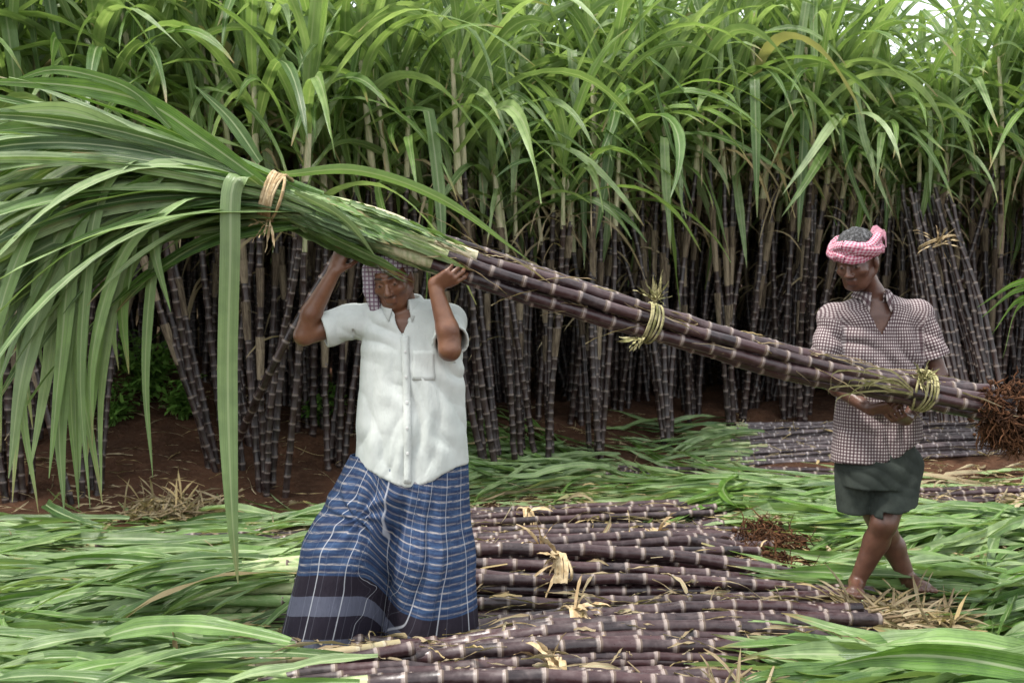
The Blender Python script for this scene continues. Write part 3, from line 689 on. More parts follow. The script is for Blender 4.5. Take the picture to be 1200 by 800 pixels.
# dry trash heaps
def trash(name, label, c, R, n, seed, mats, flat=.35):
    g = np.random.default_rng(seed); t = thing(name, label, 'dry debris', (c[0], c[1], hget(c[0], c[1])))
    mb = MB()
    for q in range(n):
        a = g.uniform(0, 6.28); rr = R * math.sqrt(g.random()); o = A3(c[0] + rr * math.cos(a), c[1] + rr * .6 * math.sin(a), 0); o[2] = hget(o[0], o[1]) + (R - rr) * flat * g.random() + .01
        d = g.normal(0, 1, 3) * A3(1, 1, .5); leaf(mb, o, d, g.uniform(.08, .3), g.uniform(.006, .022), 1, n=6, c=g.uniform(0, 1, 3), twist=g.normal(0, 2), fold=.5)
    for q in range(n // 8):
        a = g.uniform(0, 6.28); rr = R * math.sqrt(g.random()); o = A3(c[0] + rr * math.cos(a), c[1] + rr * .6 * math.sin(a), 0); o[2] = hget(o[0], o[1]) + (R - rr) * flat * g.random() + .02
        d = nrm(g.normal(0, 1, 3) * A3(1, .8, .5)); tube(mb, [o, o + d * .06, o + d * g.uniform(.1, .2) + g.normal(0, .01, 3)], [.009, .008, .004], 6, c=g.random(3))
    link_o = part('debris', mb, mats, t); return t
p = gp(205, 590, .08); trash('trash_heap', 'heap of dry brown roots and straw on the soil at the left', p, .34, 420, 1, M_DRY)
p = gp(1060, 708, .1); trash('trash_heap', 'small heap of pale straw around the walking man\'s feet', p, .27, 420, 2, M_DRY, .12)
p = gp(860, 800, .12); trash('trash_heap', 'knot of dry straw at the bottom edge left of the broad green blades', p, .13, 90, 3, M_DRY, .4)

# low weeds in the opening
def weed(px, py, label, n, R, seed):
    g = np.random.default_rng(seed); q = GT(px, py); t = thing('weed', label, 'weed', (q[0], q[1], float(ground_h(q[0], q[1]))), 'low green weeds at the foot of the cane')
    mb = MB(); sb = MB(); b = A3(q[0], q[1], float(ground_h(q[0], q[1])))
    for i in range(max(3, n // 14)):
        a = g.uniform(0, 6.28); e = b + A3(math.cos(a) * R * g.uniform(.2, 1), math.sin(a) * R * g.uniform(.2, 1), R * g.uniform(.6, 1.7)); pts = catmull([b + g.normal(0, .02, 3) * A3(1, 1, 0), (b + e) / 2 + A3(0, 0, .05), e], 8); tube(sb, pts, np.linspace(.005, .002, 8), 5)
        for k_ in range(14):
            o = pts[g.integers(2, 8)] + g.normal(0, .03, 3); d = g.normal(0, 1, 3) * A3(1, 1, .4); leaf(mb, o, d, g.uniform(.06, .13), g.uniform(.03, .05), 1.5, n=6, c=g.random(3), fold=.2)
    part('stem', sb, M_WEED, t); part('foliage', mb, M_WEED, t)
weed(172, 470, 'bushy green weed in the opening at the left between dark canes', 520, .34, 1)
weed(214, 492, 'smaller green weed right of the bushy one, near the leaning canes', 240, .22, 2)
weed(372, 500, 'green weed in the shade behind the blue lungi', 160, .22, 3)
weed(130, 500, 'sparse green weed in the dark left of the bushy one', 160, .2, 4)

# single cane leaning across the gap, and the stack of cut canes leaning on the field
t = thing('leaning_cane', 'single grey cane slanting from the soil up to the raised elbow', 'cane', G(285, 520, .18)); a = G(282, 520, .18)
a = GT(262, 552); mb = MB(); cane(mb, [a, P(322, 425, 7.45), P(394, 297, 7.5)], .030, .026, .11, 4); part('stalk', mb, M_STALK, t)
def leaning_stack():
    b = P(1150, 470, 9.3); t = thing('leaning_bundle', 'dark bundle of cut canes leaning left against the field at the right', 'cane bundle', (b[0], b[1], .1)); g = np.random.default_rng(8)
    for i in range(22):
        k = i / 21; f0 = G(1085 + 100 * k + g.normal(0, 4), 515, .1); Y = 9.15 + g.uniform(0, .25); f0 = P(1098 + 80 * k + g.normal(0, 4), 495, Y); e = P(1058 + 48 * k + g.normal(0, 5), 240 + g.normal(0, 12), Y + .5)
        mb = MB(); cane(mb, [f0, (f0 + e) / 2 + g.normal(0, .03, 3), e], .022, .018, .11, 700 + i); part('stalk', mb, M_STALK, t)
    mb = MB(); c = P(1098, 285, 9.5); arc_tie(mb, c, P(1060, 240, 9.7) - P(1140, 440, 9.3), .15, .18, 2, .006, .010, 3)
    tuft(mb, P(1100, 285, 9.33), A3(0, -.3, .3), 16, .22, .012, 5, .8); part('tie', mb, M_TIE, t)
leaning_stack()

# ------------------------------------------------------------------ the carried bundle
def carried():
    g = np.random.default_rng(31)
    ax_px = [(300, 232, 4.50), (420, 262, 4.52), (535, 306, 4.55), (650, 342, 4.60), (758, 376, 4.66), (900, 418, 4.76), (1078, 458, 4.86), (1185, 480, 4.92)]
    C = np.array([P(*q) for q in ax_px])
    t = thing('carried_cane_bundle', 'long tied bundle of purple canes carried by the two men, green tops at left', 'cane bundle', C[4])
    #              y-offset(px up) , depth offset, r     -- (left end), (tie2), (right end)
    offs = [  # (dz, dy) at hand, tie2, tie3, end in metres
        ((.045, -.03), (.055, -.03), (.045, -.02), (.075, -.03), .0225, 545),
        ((.005, -.075), (.015, -.075), (.02, -.07), (.035, -.09), .023, 520),
        ((-.05, -.05), (-.045, -.06), (-.012, -.085), (-.01, -.09), .024, 500),
        ((-.065, .01), (-.055, .01), (-.05, -.05), (-.055, -.06), .023, 480),
        ((.04, .045), (.045, .05), (.03, .04), (.03, .06), .022, 550),
        ((-.02, .02), (0, .02), (0, .0), (-.02, .0), .022, 500),
        ((-.03, .075), (-.02, .08), (-.03, .07), (-.04, .07), .021, 490),
        ((.085, .02), (.06, .02), (.055, .02), (.065, .03), .014, 470),
        ((-.08, -.02), (-.07, -.03), (.07, .0), (.08, -.01), .014, 540),
        ((.075, .06), (.07, .03), (.02, .085), (.01, .1), .013, 450)]
    SHB = MB()
    for i, (o1, o2, o3, o4, r, px0) in enumerate(offs):
        xs = np.array([q[0] for q in ax_px]); keys_x = [300, 535, 758, 1078, 1185]; O = [o1, o1, o2, o3, o4]
        def path(X0, X1, n, conv=False):
            pts = []
            for X in np.linspace(X0, X1, n):
                c = np.array([np.interp(X, xs, C[:, k]) for k in range(3)])
                dz = .88 * np.interp(X, keys_x, [o[0] for o in O]); dy = .88 * np.interp(X, keys_x, [o[1] for o in O]); bow = 0
                for a, b in ((535, 758), (758, 1078)):
                    if a < X < b: bow = math.sin(math.pi * (X - a) / (b - a)) * .014
                f = 1 + bow * 8
                if X < 500: f *= np.interp(X, [270, 320, 420, 500], [.75, .6, .95, 1])
                pts.append(c + A3(0, dy * f, dz * f + g.normal(0, .0025)))
            return pts
        r *= g.uniform(.98, 1.14); pts = path(px0 - 30, 1185 + g.uniform(-30, 6), 9)
        mb = MB(); cane(mb, pts[::-1], r * 1.02, r * .82, .115, 900 + i, 12); part('stalk', mb, M_CANE, t)
        px1 = px0 + g.uniform(-8, 14); sp_ = path(270, px1, 9); rad = np.interp(np.linspace(0, 1, 30), [0, .2, .8, .96, 1], [.013, .016, r * 1.12, r * 1.07, r * .98])
        L_ = catmull(sp_, 30); cut = 21 + int(g.integers(0, 4)); tube(SHB, L_[:cut + 1], rad[:cut + 1], 10, c=g.random(3), m=0, cap=False); tube(SHB, L_[cut:], rad[cut:] , 10, c=g.random(3), m=2)
    mb = SHB
    for i in range(12):
        a = i * 2.4; rr = .058 * math.sqrt((i + .5) / 12); px1 = g.uniform(455, 520); pts = []
        for X in np.linspace(270, px1, 7):
            c = np.array([np.interp(X, [q[0] for q in ax_px], C[:, k]) for k in range(3)]); f = np.interp(X, [270, 320, 450, 600], [.8, .7, 1.0, 1.0])
            pts.append(c + A3(0, math.cos(a) * rr * f, math.sin(a) * rr * f + .005))
        tube(mb, catmull(pts, 20), np.interp(np.linspace(0, 1, 20), [0, .2, .7, 1], [.012, .016, .022, .004]), 9, c=g.random(3), m=0)
        for q in range(4):   # loose sheath edges
            j = g.integers(1, 5); o = pts[j] + A3(0, math.cos(a), math.sin(a)) * .02; d = nrm(pts[0] - pts[-1]) * (1 if g.random() < .55 else -1)
            leaf(mb, o, d + g.normal(0, .07, 3), g.uniform(.2, .5), g.uniform(.02, .04), .2, n=9, c=(g.random(), g.random(), g.random()), m=1 if g.random() < .7 else 2, side=nrm(A3(0, -math.sin(a), math.cos(a))), fold=.3)
    part('sheaths', mb, [M_SHEATH_G, M_CUT, M_SHEATH], t)
    # blades: a thick sheaf running left and drooping
    mb = MB(); o0 = P(322, 230, 4.50); dmain = nrm(P(150, 190, 4.45) - o0)
    for i in range(165):
        a = g.uniform(0, 6.28); rr = .06 * math.sqrt(g.random()); s = g.uniform(-.25, .12); up = math.sin(a)
        base = o0 + dmain * s + A3(0, math.cos(a) * rr, up * rr)
        d = dmain + A3(0, math.cos(a) * .16 + g.normal(0, .05), up * .20 - .04 + g.normal(0, .05))
        L = g.uniform(.9, 1.75); gg = g.uniform(.12, .5) if g.random() < .5 else g.uniform(.6, 1.5)
        leaf(mb, base, d, L, g.uniform(.026, .068), gg, side=nrm(np.cross(d, A3(0, -.7 + g.normal(0, .3), .7 + g.normal(0, .3)))), twist=g.normal(0, .8), n=18, c=(g.random(), g.random(), g.random() * .96), fold=g.uniform(.1, .35), across=4, wave=.003, seed=i, gp=1.1, curl=g.normal(0, .12))
    def spine(pxs, w, c, side=(0, -.2, 1), fold=.2, tip=.35, base=.55):
        pts = catmull([P(*q) for q in pxs], 24); ribbon(mb, pts, np.tile(nrm(A3(*side)), (24, 1)), wprof(24, w, tip, base), c, fold=fold, across=4)
    # long blades drawn where the photograph has them (each with its own distance)
    spine([(312, 224, 4.43), (288, 207, 4.37), (272, 222, 4.34), (270, 300, 4.34), (267, 450, 4.35), (272, 600, 4.33), (279, 684, 4.34)], .082, (.95, .3, .5), (1, .35, 0), .38, .3, .3)
    spine([(310, 215, 4.42), (240, 165, 4.38), (170, 120, 4.35), (80, 100, 4.3), (-40, 95, 4.3)], .075, (.6, .95, .2))
    spine([(305, 190, 4.5), (270, 140, 4.5), (228, 100, 4.5)], .055, (.95, .1, .2), (.8, 0, -.6), .2, .6)
    spine([(210, 195, 4.4), (150, 160, 4.36), (70, 130, 4.3), (-60, 140, 4.3)], .075, (.7, .7, .2))
    spine([(300, 215, 4.42), (200, 205, 4.36), (100, 260, 4.3), (40, 340, 4.28), (-10, 470, 4.28)], .08, (.6, .8, .3), (.6, -.2, .7))
    spine([(250, 205, 4.4), (195, 200, 4.36), (165, 240, 4.34), (150, 340, 4.34)], .06, (.5, .95, .2), (1, -.2, .2))
    spine([(235, 215, 4.4), (185, 235, 4.36), (180, 290, 4.35), (200, 365, 4.35)], .05, (.5, .85, .2), (1, -.2, .0))
    spine([(180, 230, 4.38), (110, 300, 4.3), (90, 400, 4.3), (120, 590, 4.32)], .07, (.7, .3, .9), (1, -.2, .2))
    spine([(170, 215, 4.38), (80, 290, 4.3), (30, 420, 4.26), (10, 560, 4.26)], .085, (.8, .4, .3), (.9, -.2, .4))
    spine([(160, 240, 4.4), (90, 330, 4.3), (70, 480, 4.3), (75, 600, 4.3)], .07, (.9, .2, .3), (1, -.2, .1))
    spine([(150, 200, 4.3), (60, 240, 4.25), (10, 330, 4.2), (-30, 500, 4.2)], .07, (.5, .9, .2), (.9, -.2, .4))
    spine([(200, 150, 4.34), (160, 110, 4.32), (120, 92, 4.3), (60, 82, 4.3), (5, 100, 4.3)], .04, (.5, .95, .2))
    spine([(135, 250, 4.4), (60, 330, 4.35), (25, 450, 4.3), (45, 600, 4.3)], .05, (.7, .5, .9), (1, -.2, .1))
    spine([(330, 205, 4.5), (420, 200, 4.48), (520, 235, 4.46), (620, 305, 4.46)], .045, (.6, .9, .2), (0, -.5, .8))
    spine([(345, 225, 4.42), (400, 255, 4.4), (440, 300, 4.42)], .04, (.9, .3, .1), (0, -.5, .8))
    for i in range(46):
        o = P(g.uniform(300, 420), 0, 4.50); X = g.uniform(325, 385); c = np.array([np.interp(X, [q[0] for q in ax_px], C[:, k]) for k in range(3)])
        a = g.uniform(0, 6.28); o = c + A3(0, math.cos(a) * .07, math.sin(a) * .07 - .015); d = nrm(P(540, 312, 4.5) - P(400, 258, 4.5)) + A3(0, math.cos(a) * .08, math.sin(a) * .05 - .02)
        leaf(mb, o, d, g.uniform(.25, .46), g.uniform(.03, .055), .25, n=12, c=g.random(3), side=nrm(A3(0, -math.sin(a), math.cos(a))), fold=.2)
    for i in range(20):
        x0 = g.uniform(60, 215); y0 = 190 + g.uniform(-10, 60); xe = x0 - g.uniform(30, 120); ye = g.uniform(380, 600); Yd = g.uniform(4.3, 4.55)
        spine([(x0 + 60, y0 + 6, 4.45), (x0, y0 + 10, Yd), (x0 - (x0 - xe) * .62, y0 + 70, Yd - .03), (xe + 4, (y0 + ye) / 2 + 40, Yd - .04), (xe + g.normal(0, 12), ye, Yd - .03)], g.uniform(.04, .075), (g.random(), g.random(), g.random() * .96), (1, -.2, .2), g.uniform(.1, .35))
    for i in range(64):   # narrow blades still wrapped along the sheaths
        X = g.uniform(330, 470); c = np.array([np.interp(X, [q[0] for q in ax_px], C[:, k]) for k in range(3)]); a = g.uniform(1.2, 4.6)
        o = c + A3(0, math.cos(a) * .085, math.sin(a) * .08); d = nrm(P(540, 308, 4.5) - P(400, 257, 4.5)) * (1 if g.random() < .6 else -1) + g.normal(0, .05, 3)
        leaf(mb, o, d, g.uniform(.15, .42), g.uniform(.012, .034), .3, n=12, c=g.random(3), side=nrm(A3(0, -math.sin(a), math.cos(a))), fold=.4, twist=g.normal(0, .6))
    part('leaves', mb, M_CUT, t)
    # ties
    axd = lambda a, b: nrm(P(*b) - P(*a))
    mb = MB(); arc_tie(mb, P(321, 231, 4.50), axd((300, 225, 4.5), (345, 240, 4.5)), .094, .098, 9, .0062, .0078, 1); tuft(mb, P(318, 262, 4.42), A3(-.2, -.3, -.8), 7, .12, .012, 2); part('straw_tie', mb, M_TIE, t)
    mb = MB(); arc_tie(mb, P(760, 378, 4.66), axd((700, 358, 4.63), (800, 390, 4.69)), .080, .094, 5, .0055, .0085, 5); tuft(mb, P(770, 352, 4.58), A3(-.2, -.3, .9), 20, .11, .008, 3, .6, 1.2); tuft(mb, P(750, 398, 4.54), A3(-1, -.2, -.3), 7, .09, .014, 4, .3, 1); part('green_tie', mb, M_TIE_G, t)
    mb = MB(); arc_tie(mb, P(1078, 457, 4.86), axd((1000, 440, 4.82), (1120, 466, 4.88)), .086, .100, 5, .0055, .009, 6); tuft(mb, P(1080, 445, 4.74), A3(.1, -.3, .5), 30, .09, .010, 7, .8, 1.5)
    for q in range(9):
        o = P(1070, 455 + q, 4.74); e = P(985 + g.uniform(-15, 40), 440 + g.uniform(-10, 30), 4.66); m_ = (o + e) / 2 + A3(0, -.02, g.uniform(-.01, .07)); pc = catmull([o, m_, e, e + A3(-.02, 0, -g.uniform(.02, .09))], 12)
        ribbon(mb, pc, np.tile(A3(0, -.4, 1.), (12, 1)), wprof(12, .009), g.uniform(0, .9, 3))
    part('green_tie', mb, M_TIE_G, t)
    # torn fibres and dry strips clinging to the canes
    mb = MB(); xs = np.array([q[0] for q in ax_px])
    for q in range(70):
        X = g.uniform(480, 1150); c = np.array([np.interp(X, xs, C[:, k]) for k in range(3)]); a = g.uniform(-.6, 3.6); o = c + A3(0, -abs(math.cos(a)) * .075, math.sin(a) * .07)
        d = nrm(C[-1] - C[0]) * g.choice([-1, 1]) + g.normal(0, .22, 3); leaf(mb, o, d, g.uniform(.06, .32), g.uniform(.003, .010), .8, n=8, c=g.uniform(0, .9, 3), twist=g.normal(0, 2), fold=.5)
    part('fibres', mb, M_DRY, t)
    # roots with red soil
    mb = MB()
    for q, (px, py, R) in enumerate([(1160, 470, .07), (1185, 462, .08), (1205, 472, .09), (1175, 492, .09), (1200, 498, .10), (1165, 505, .06), (1188, 516, .06), (1215, 485, .09)]): roots(mb, P(px, py, 4.82 + (q % 3) * .05), R * .95, 190, 50 + q)
    for q in range(60):
        o = P(1145 + g.uniform(0, 65), 500 + g.uniform(-10, 10), 4.86 + g.uniform(-.06, .08)); pts = [o]
        for s in range(3): pts.append(pts[-1] + A3(g.normal(0, .012), g.normal(0, .012), -g.uniform(.015, .045)))
        tube(mb, catmull(pts, 6), np.linspace(.004, .001, 6), 4, c=g.random(3), cap=False)
    part('root_mass', mb, M_ROOT, t)
carried()

# ------------------------------------------------------------------ implicit bodies (distance fields -> one closed surface)
def smin(a, b, k): h = np.clip(.5 + .5 * (b - a) / k, 0, 1); return b * (1 - h) + a * h - k * h * (1 - h)
def sleeve(X, a, b, ra, rb, f, th=.013):
    ab = b - a; L = np.linalg.norm(ab); s_ = ((X - a) @ ab) / (L * L); tt = np.clip(s_, 0, 1.3); d = np.linalg.norm(X - a - tt[..., None] * ab, axis=-1) - (ra + (rb - ra) * tt)
    return d, (s_ - f) * L
def shirt_shell(D, X, sl, hem, neck, th=.013):
    out = D
    parts = [sleeve(X, *q) for q in sl]
    for d, cut in parts: out = smin(out, np.maximum(d, cut), .03)
    inn = D + th
    for d, cut in parts: inn = np.minimum(inn, np.maximum(d + th, cut - .05))
    out = np.maximum(out, -inn); out = np.maximum(out, hem)
    for n_ in neck: out = np.maximum(out, n_)
    return out
class Vol:
    def __init__(s, lo, hi, h):
        s.lo = np.asarray(lo, float); s.h = h; s.n = np.ceil((np.asarray(hi) - s.lo) / h).astype(int) + 1; s.D = np.full(s.n, 1.0, np.float32)
    def box(s, lo, hi):
        a = np.clip(np.floor((np.asarray(lo) - s.lo) / s.h).astype(int), 0, s.n); b = np.clip(np.ceil((np.asarray(hi) - s.lo) / s.h).astype(int) + 1, 0, s.n)
        if np.any(b <= a): return None, None
        sl = tuple(slice(i, j) for i, j in zip(a, b)); g = np.meshgrid(*[s.lo[k] + s.h * np.arange(a[k], b[k]) for k in range(3)], indexing='ij')
        return sl, np.stack(g, -1)
    def add(s, fn, lo, hi, k=.02, op='u'):
        pad = k + .04; sl, X = s.box(np.asarray(lo) - pad, np.asarray(hi) + pad)
        if sl is None: return
        d = fn(X); e = s.D[sl]
        if op == 'u':
            t = np.clip(.5 + .5 * (e - d) / k, 0, 1); s.D[sl] = e * (1 - t) + d * t - k * t * (1 - t)
        else:
            d = -d; t = np.clip(.5 - .5 * (e - d) / k, 0, 1); s.D[sl] = e * (1 - t) + d * t + k * t * (1 - t)
    def cone(s, a, b, ra, rb, k=.02, op='u'):
        a = np.asarray(a, float); b = np.asarray(b, float); ab = b - a; L2 = max(ab @ ab, 1e-12); R = max(ra, rb)
        def f(X):
            t = np.clip(((X - a) @ ab) / L2, 0, 1); return np.linalg.norm(X - a - t[..., None] * ab, axis=-1) - (ra + (rb - ra) * t)
        s.add(f, np.minimum(a, b) - R, np.maximum(a, b) + R, k, op)
    def chain(s, pts, rad, k=.02):
        for i in range(len(pts) - 1): s.cone(pts[i], pts[i + 1], rad[i], rad[i + 1], k)
    def ell(s, c, r, R=None, k=.02, op='u'):
        c = np.asarray(c, float); r = np.asarray(r, float); R = np.eye(3) if R is None else R; m = r.max()
        def f(X):
            q = (X - c) @ R; k0 = np.linalg.norm(q / r, axis=-1); k1 = np.linalg.norm(q / (r * r), axis=-1); return k0 * (k0 - 1) / np.maximum(k1, 1e-6)
        s.add(f, c - m, c + m, k, op)
    def loft(s, secs, k=.02, op='u', p=2.2):
        """secs: (x, y, z, a, b) from top to bottom; elliptical sections"""
        S = np.array(sorted(secs, key=lambda q: q[2])); z = S[:, 2]
        def f(X):
            Z = X[..., 2]; cx, cy, a, b = [np.interp(Z, z, S[:, i]) for i in (0, 1, 3, 4)]
            q = (np.abs((X[..., 0] - cx) / a) ** p + np.abs((X[..., 1] - cy) / b) ** p) ** (1 / p); d = (q - 1) * np.minimum(a, b)
            return np.maximum(d, np.maximum(z[0] - Z, Z - z[-1]))
        m = S[:, 3:].max(); s.add(f, (S[:, 0].min() - m, S[:, 1].min() - m, z[0]), (S[:, 0].max() + m, S[:, 1].max() + m, z[-1]), k, op)
    def grid(s): return np.stack(np.meshgrid(*[s.lo[k] + s.h * np.arange(s.n[k]) for k in range(3)], indexing='ij'), -1).astype(np.float32)
    def nets(s):
        D = s.D; ins = D < 0; nx, ny, nz = D.shape
        cs = [ins[i:nx - 1 + i, j:ny - 1 + j, k:nz - 1 + k] for i in (0, 1) for j in (0, 1) for k in (0, 1)]
        anyv = np.logical_or.reduce(cs); allv = np.logical_and.reduce(cs); act = anyv & ~allv
        ii = np.stack(np.nonzero(act), 1); n = len(ii); idx = np.full(act.shape, -1, np.int64); idx[act] = np.arange(n)
        pos = np.zeros((n, 3)); cnt = np.zeros(n)
        for ax in range(3):
            o1, o2 = [q for q in range(3) if q != ax]
            for a in (0, 1):
                for b in (0, 1):
                    off = np.zeros(3, int); off[o1] = a; off[o2] = b; e = off.copy(); e[ax] = 1
                    pa = ii + off; pb = ii + e; da = D[tuple(pa.T)]; db = D[tuple(pb.T)]; m = (da < 0) != (db < 0)
                    t = np.where(m, da / np.where(m, da - db, 1), 0); q = np.tile(off.astype(float), (n, 1)); q[:, ax] = t
                    pos[m] += q[m]; cnt[m] += 1
        V = s.lo + s.h * (ii + pos / np.maximum(cnt, 1)[:, None]); F = []
        for ax in range(3):
            o1, o2 = (ax + 1) % 3, (ax + 2) % 3
            a = np.take(ins, np.arange(D.shape[ax] - 1), ax); b = np.take(ins, np.arange(1, D.shape[ax]), ax)
            e = np.stack(np.nonzero(a != b), 1)
            ok = (e[:, o1] > 0) & (e[:, o2] > 0) & (e[:, o1] < D.shape[o1] - 1) & (e[:, o2] < D.shape[o2] - 1); e = e[ok]
            sg = a[tuple(e.T)]; Q = []
            for (u, v) in ((1, 1), (0, 1), (0, 0), (1, 0)):
                c = e.copy(); c[:, o1] -= u; c[:, o2] -= v; Q.append(idx[tuple(c.T)])
            Q = np.stack(Q, 1); Q[~sg] = Q[~sg][:, ::-1]; F.append(Q)
        F = np.concatenate(F); return V, F
def relax(V, F, it=2, lam=.5):
    E = np.concatenate([F[:, [0, 1]], F[:, [1, 2]], F[:, [2, 3]], F[:, [3, 0]]]); 
    for _ in range(it):
        S = np.zeros_like(V); c = np.zeros(len(V)); np.add.at(S, E[:, 0], V[E[:, 1]]); np.add.at(c, E[:, 0], 1); np.add.at(S, E[:, 1], V[E[:, 0]]); np.add.at(c, E[:, 1], 1)
        V = V * (1 - lam) + lam * S / np.maximum(c, 1)[:, None]
    return V
def vnormals(V, F):
    n = np.cross(V[F[:, 2]] - V[F[:, 0]], V[F[:, 3]] - V[F[:, 1]]); N_ = np.zeros_like(V)
    for k in range(4): np.add.at(N_, F[:, k], n)
    return nrm(N_)

def head_frame(fwd, up):
    f = nrm(fwd); r = nrm(np.cross(f, up)); u = np.cross(r, f); return np.stack([r, f, u], 1)   # columns
def head(vol, c, R, s=1.0, neck=None):
    T = lambda x, y, z: np.asarray(c) + R @ (A3(x, y, z) * s)
    r = lambda *q: A3(*q) * s
    vol.ell(T(0, -.012, .035), r(.074, .096, .092), R, .02)
    vol.ell(T(0, .022, -.035), r(.060, .068, .080), R, .03)
    vol.ell(T(0, .050, -.088), r(.030, .028, .024), R, .025)
    for q in (-1, 1):
        vol.cone(T(q * .056, -.01, -.045), T(q * .03, .05, -.085), .022 * s, .018 * s, .02)
        vol.ell(T(q * .043, .060, -.022), r(.022, .022, .018), R, .02)
        vol.cone(T(q * .012, .090, .026), T(q * .045, .074, .028), .010 * s, .009 * s, .01)
    vol.cone(T(0, .088, .012), T(0, .108, -.030), .008 * s, .012 * s, .01)
    for q in (-1, 1):
        vol.ell(T(q * .013, .098, -.034), r(.009, .011, .008), R, .006)
        vol.ell(T(q * .031, .098, .004), r(.019, .016, .012), R, .01, 'd')
        vol.ell(T(q * .031, .0765, .003), r(.0135, .0135, .0125), R, .004)
        vol.ell(T(q * .078, -.008, -.008), r(.010, .020, .032), R, .006)
    vol.cone(T(-.017, .086, -.056), T(.017, .086, -.056), .0075 * s, .0075 * s, .006)
    vol.cone(T(-.014, .084, -.069), T(.014, .084, -.069), .009 * s, .009 * s, .006)
    vol.cone(T(-.02, .099, -.0625), T(.02, .099, -.0625), .003 * s, .003 * s, .004, 'd')
    return T
def paint_head(V, c, R, s, C):
    q = ((V - c) @ R) / s
    for sx in (-1, 1):
        d = np.linalg.norm(q - A3(sx * .031, .0765, .003), axis=1); m = (d < .0155) & (q[:, 1] > .083); C[m & (np.abs(q[:, 2] - .001) < .0035), 0] = .22
        d2 = np.linalg.norm(q - A3(sx * .031, .089, .002), axis=1); m2 = d2 < .0055; C[m2, 0] = 0; C[m2, 1] = 1
        br = (np.abs(q[:, 2] - .032) < .005) & (np.abs(q[:, 0] * sx - .032) < .02) & (q[:, 1] > .07); C[br, 1] = .85
    lip = (q[:, 1] > .085) & (np.abs(q[:, 0]) < .022) & (np.abs(q[:, 2] + .0625) < .013); C[lip, 2] = .15
    mus = (q[:, 1] > .08) & (np.abs(q[:, 0]) < .028) & (np.abs(q[:, 2] + .046) < .006); C[mus, 1] = .45

def hand(vol, w, fwd, dorsal, side=1, curls=(.5, .7, .5), s=1.0, thumb=(.7, .6, -.3), tcurl=.5, spread=.12):
    """w wrist; fwd palm direction; dorsal back-of-hand normal; side +1 puts the thumb on +x of (fwd x dorsal)"""
    f = nrm(fwd); z = nrm(np.asarray(dorsal) - f * np.dot(dorsal, f)); x = np.cross(f, z) * side
    L = lambda a, b, c: w + (x * a + f * b + z * c) * s
    kn = [L(.032, .088, .004), L(.011, .092, .007), L(-.010, .088, .005), L(-.029, .080, .0)]
    for i, q in enumerate(kn): vol.cone(L(.014 - .011 * i, .005, 0), q, .016 * s, .0115 * s, .012)
    vol.cone(L(.018, .03, -.008), L(-.02, .06, -.006), .014 * s, .012 * s, .012)
    lens = [(.042, .026, .02), (.046, .030, .022), (.042, .028, .021), (.034, .021, .018)]
    for i, q in enumerate(kn):
        d = nrm(f + x * (spread * (1.2 - i * .8))); p = q; a = 0; r = (.0098, .0102, .0096, .0086)[i] * s
        for j in range(3):
            a = curls[j] * (1 + .06 * i); d = rot_axis(d, np.cross(f, z), 0) ; ax = np.cross(d, z) if abs(np.dot(d, z)) < .99 else x; d = nrm(rot_axis(d, np.cross(f, z), -a))
            e = p + d * lens[i][j] * s; vol.cone(p, e, r, r * .92, .004); p = e; r *= .92
    tb = L(.026, .022, -.008); d = nrm(x * thumb[0] + f * thumb[1] + z * thumb[2]); vol.cone(L(.012, .008, 0), tb, .015 * s, .014 * s, .01)
    e = tb + d * .036 * s; vol.cone(tb, e, .0135 * s, .011 * s, .008); d2 = nrm(d * (1 - tcurl) + f * tcurl + z * -.2); e2 = e + d2 * .03 * s; vol.cone(e, e2, .011 * s, .0095 * s, .004); vol.cone(e2, e2 + nrm(d2 + f * .2) * .018 * s, .0095 * s, .008 * s, .004)
def foot(vol, ankle, toe_dir, s=1.0, k=.015, ground=None):
    d = nrm(A3(toe_dir[0], toe_dir[1], 0)); x = A3(d[1], -d[0], 0); zz = ground if ground is not None else ankle[2] - .07
    heel = A3(ankle[0], ankle[1], zz + .03) - d * .035; ball = A3(ankle[0], ankle[1], zz + .022) + d * .12
    vol.cone(ankle, heel, .033 * s, .03 * s, k); vol.cone(heel, ball, .029 * s, .03 * s, k); vol.cone(ankle, ball + x * .0, .032 * s, .022 * s, k); vol.cone(ball - x * .025, ball + x * .025, .02 * s, .018 * s, k)
    for i in range(5):
        o = ball + x * (-.036 + .018 * i) * s; vol.cone(o, o + d * (.062 - .007 * abs(i - .5)) - A3(0, 0, .006), .0115 * s, (.0125 if i == 0 else .009) * s, .004)

def mesh_from(V, F, uv=None, C=None):
    mb = MB(); mb.add(V, F, uv, C if C is not None else np.zeros((len(V), 3))); return mb
def cyl_uv(V, cx, cy, r, sleeves=(), ztop=9):
    w = np.clip((V[:, 2] - ztop + .12) / .08, 0, 1); u = (1 - w) * np.arctan2(V[:, 0] - cx, -(V[:, 1] - cy)) * r + w * (V[:, 0] - cx); uv = np.stack([u, V[:, 2] + w * (V[:, 1] - cy + .1)], 1)
    for a, b, side in sleeves:
        a = np.asarray(a); b = np.asarray(b); ab = nrm(b - a); t = (V - a) @ ab; q = V - a - t[:, None] * ab
        d = np.linalg.norm(q, axis=1); ref = A3(0, -1, 0); ref = nrm(ref - ab * np.dot(ref, ab)); bi = np.cross(ab, ref)
        m = (t > .02) & (d < .10) & (np.abs(V[:, 0] - cx) > .185); ang = np.arctan2(q @ bi, q @ ref); uv[m] = np.stack([ang * .075, t], 1)[m]
    return uv

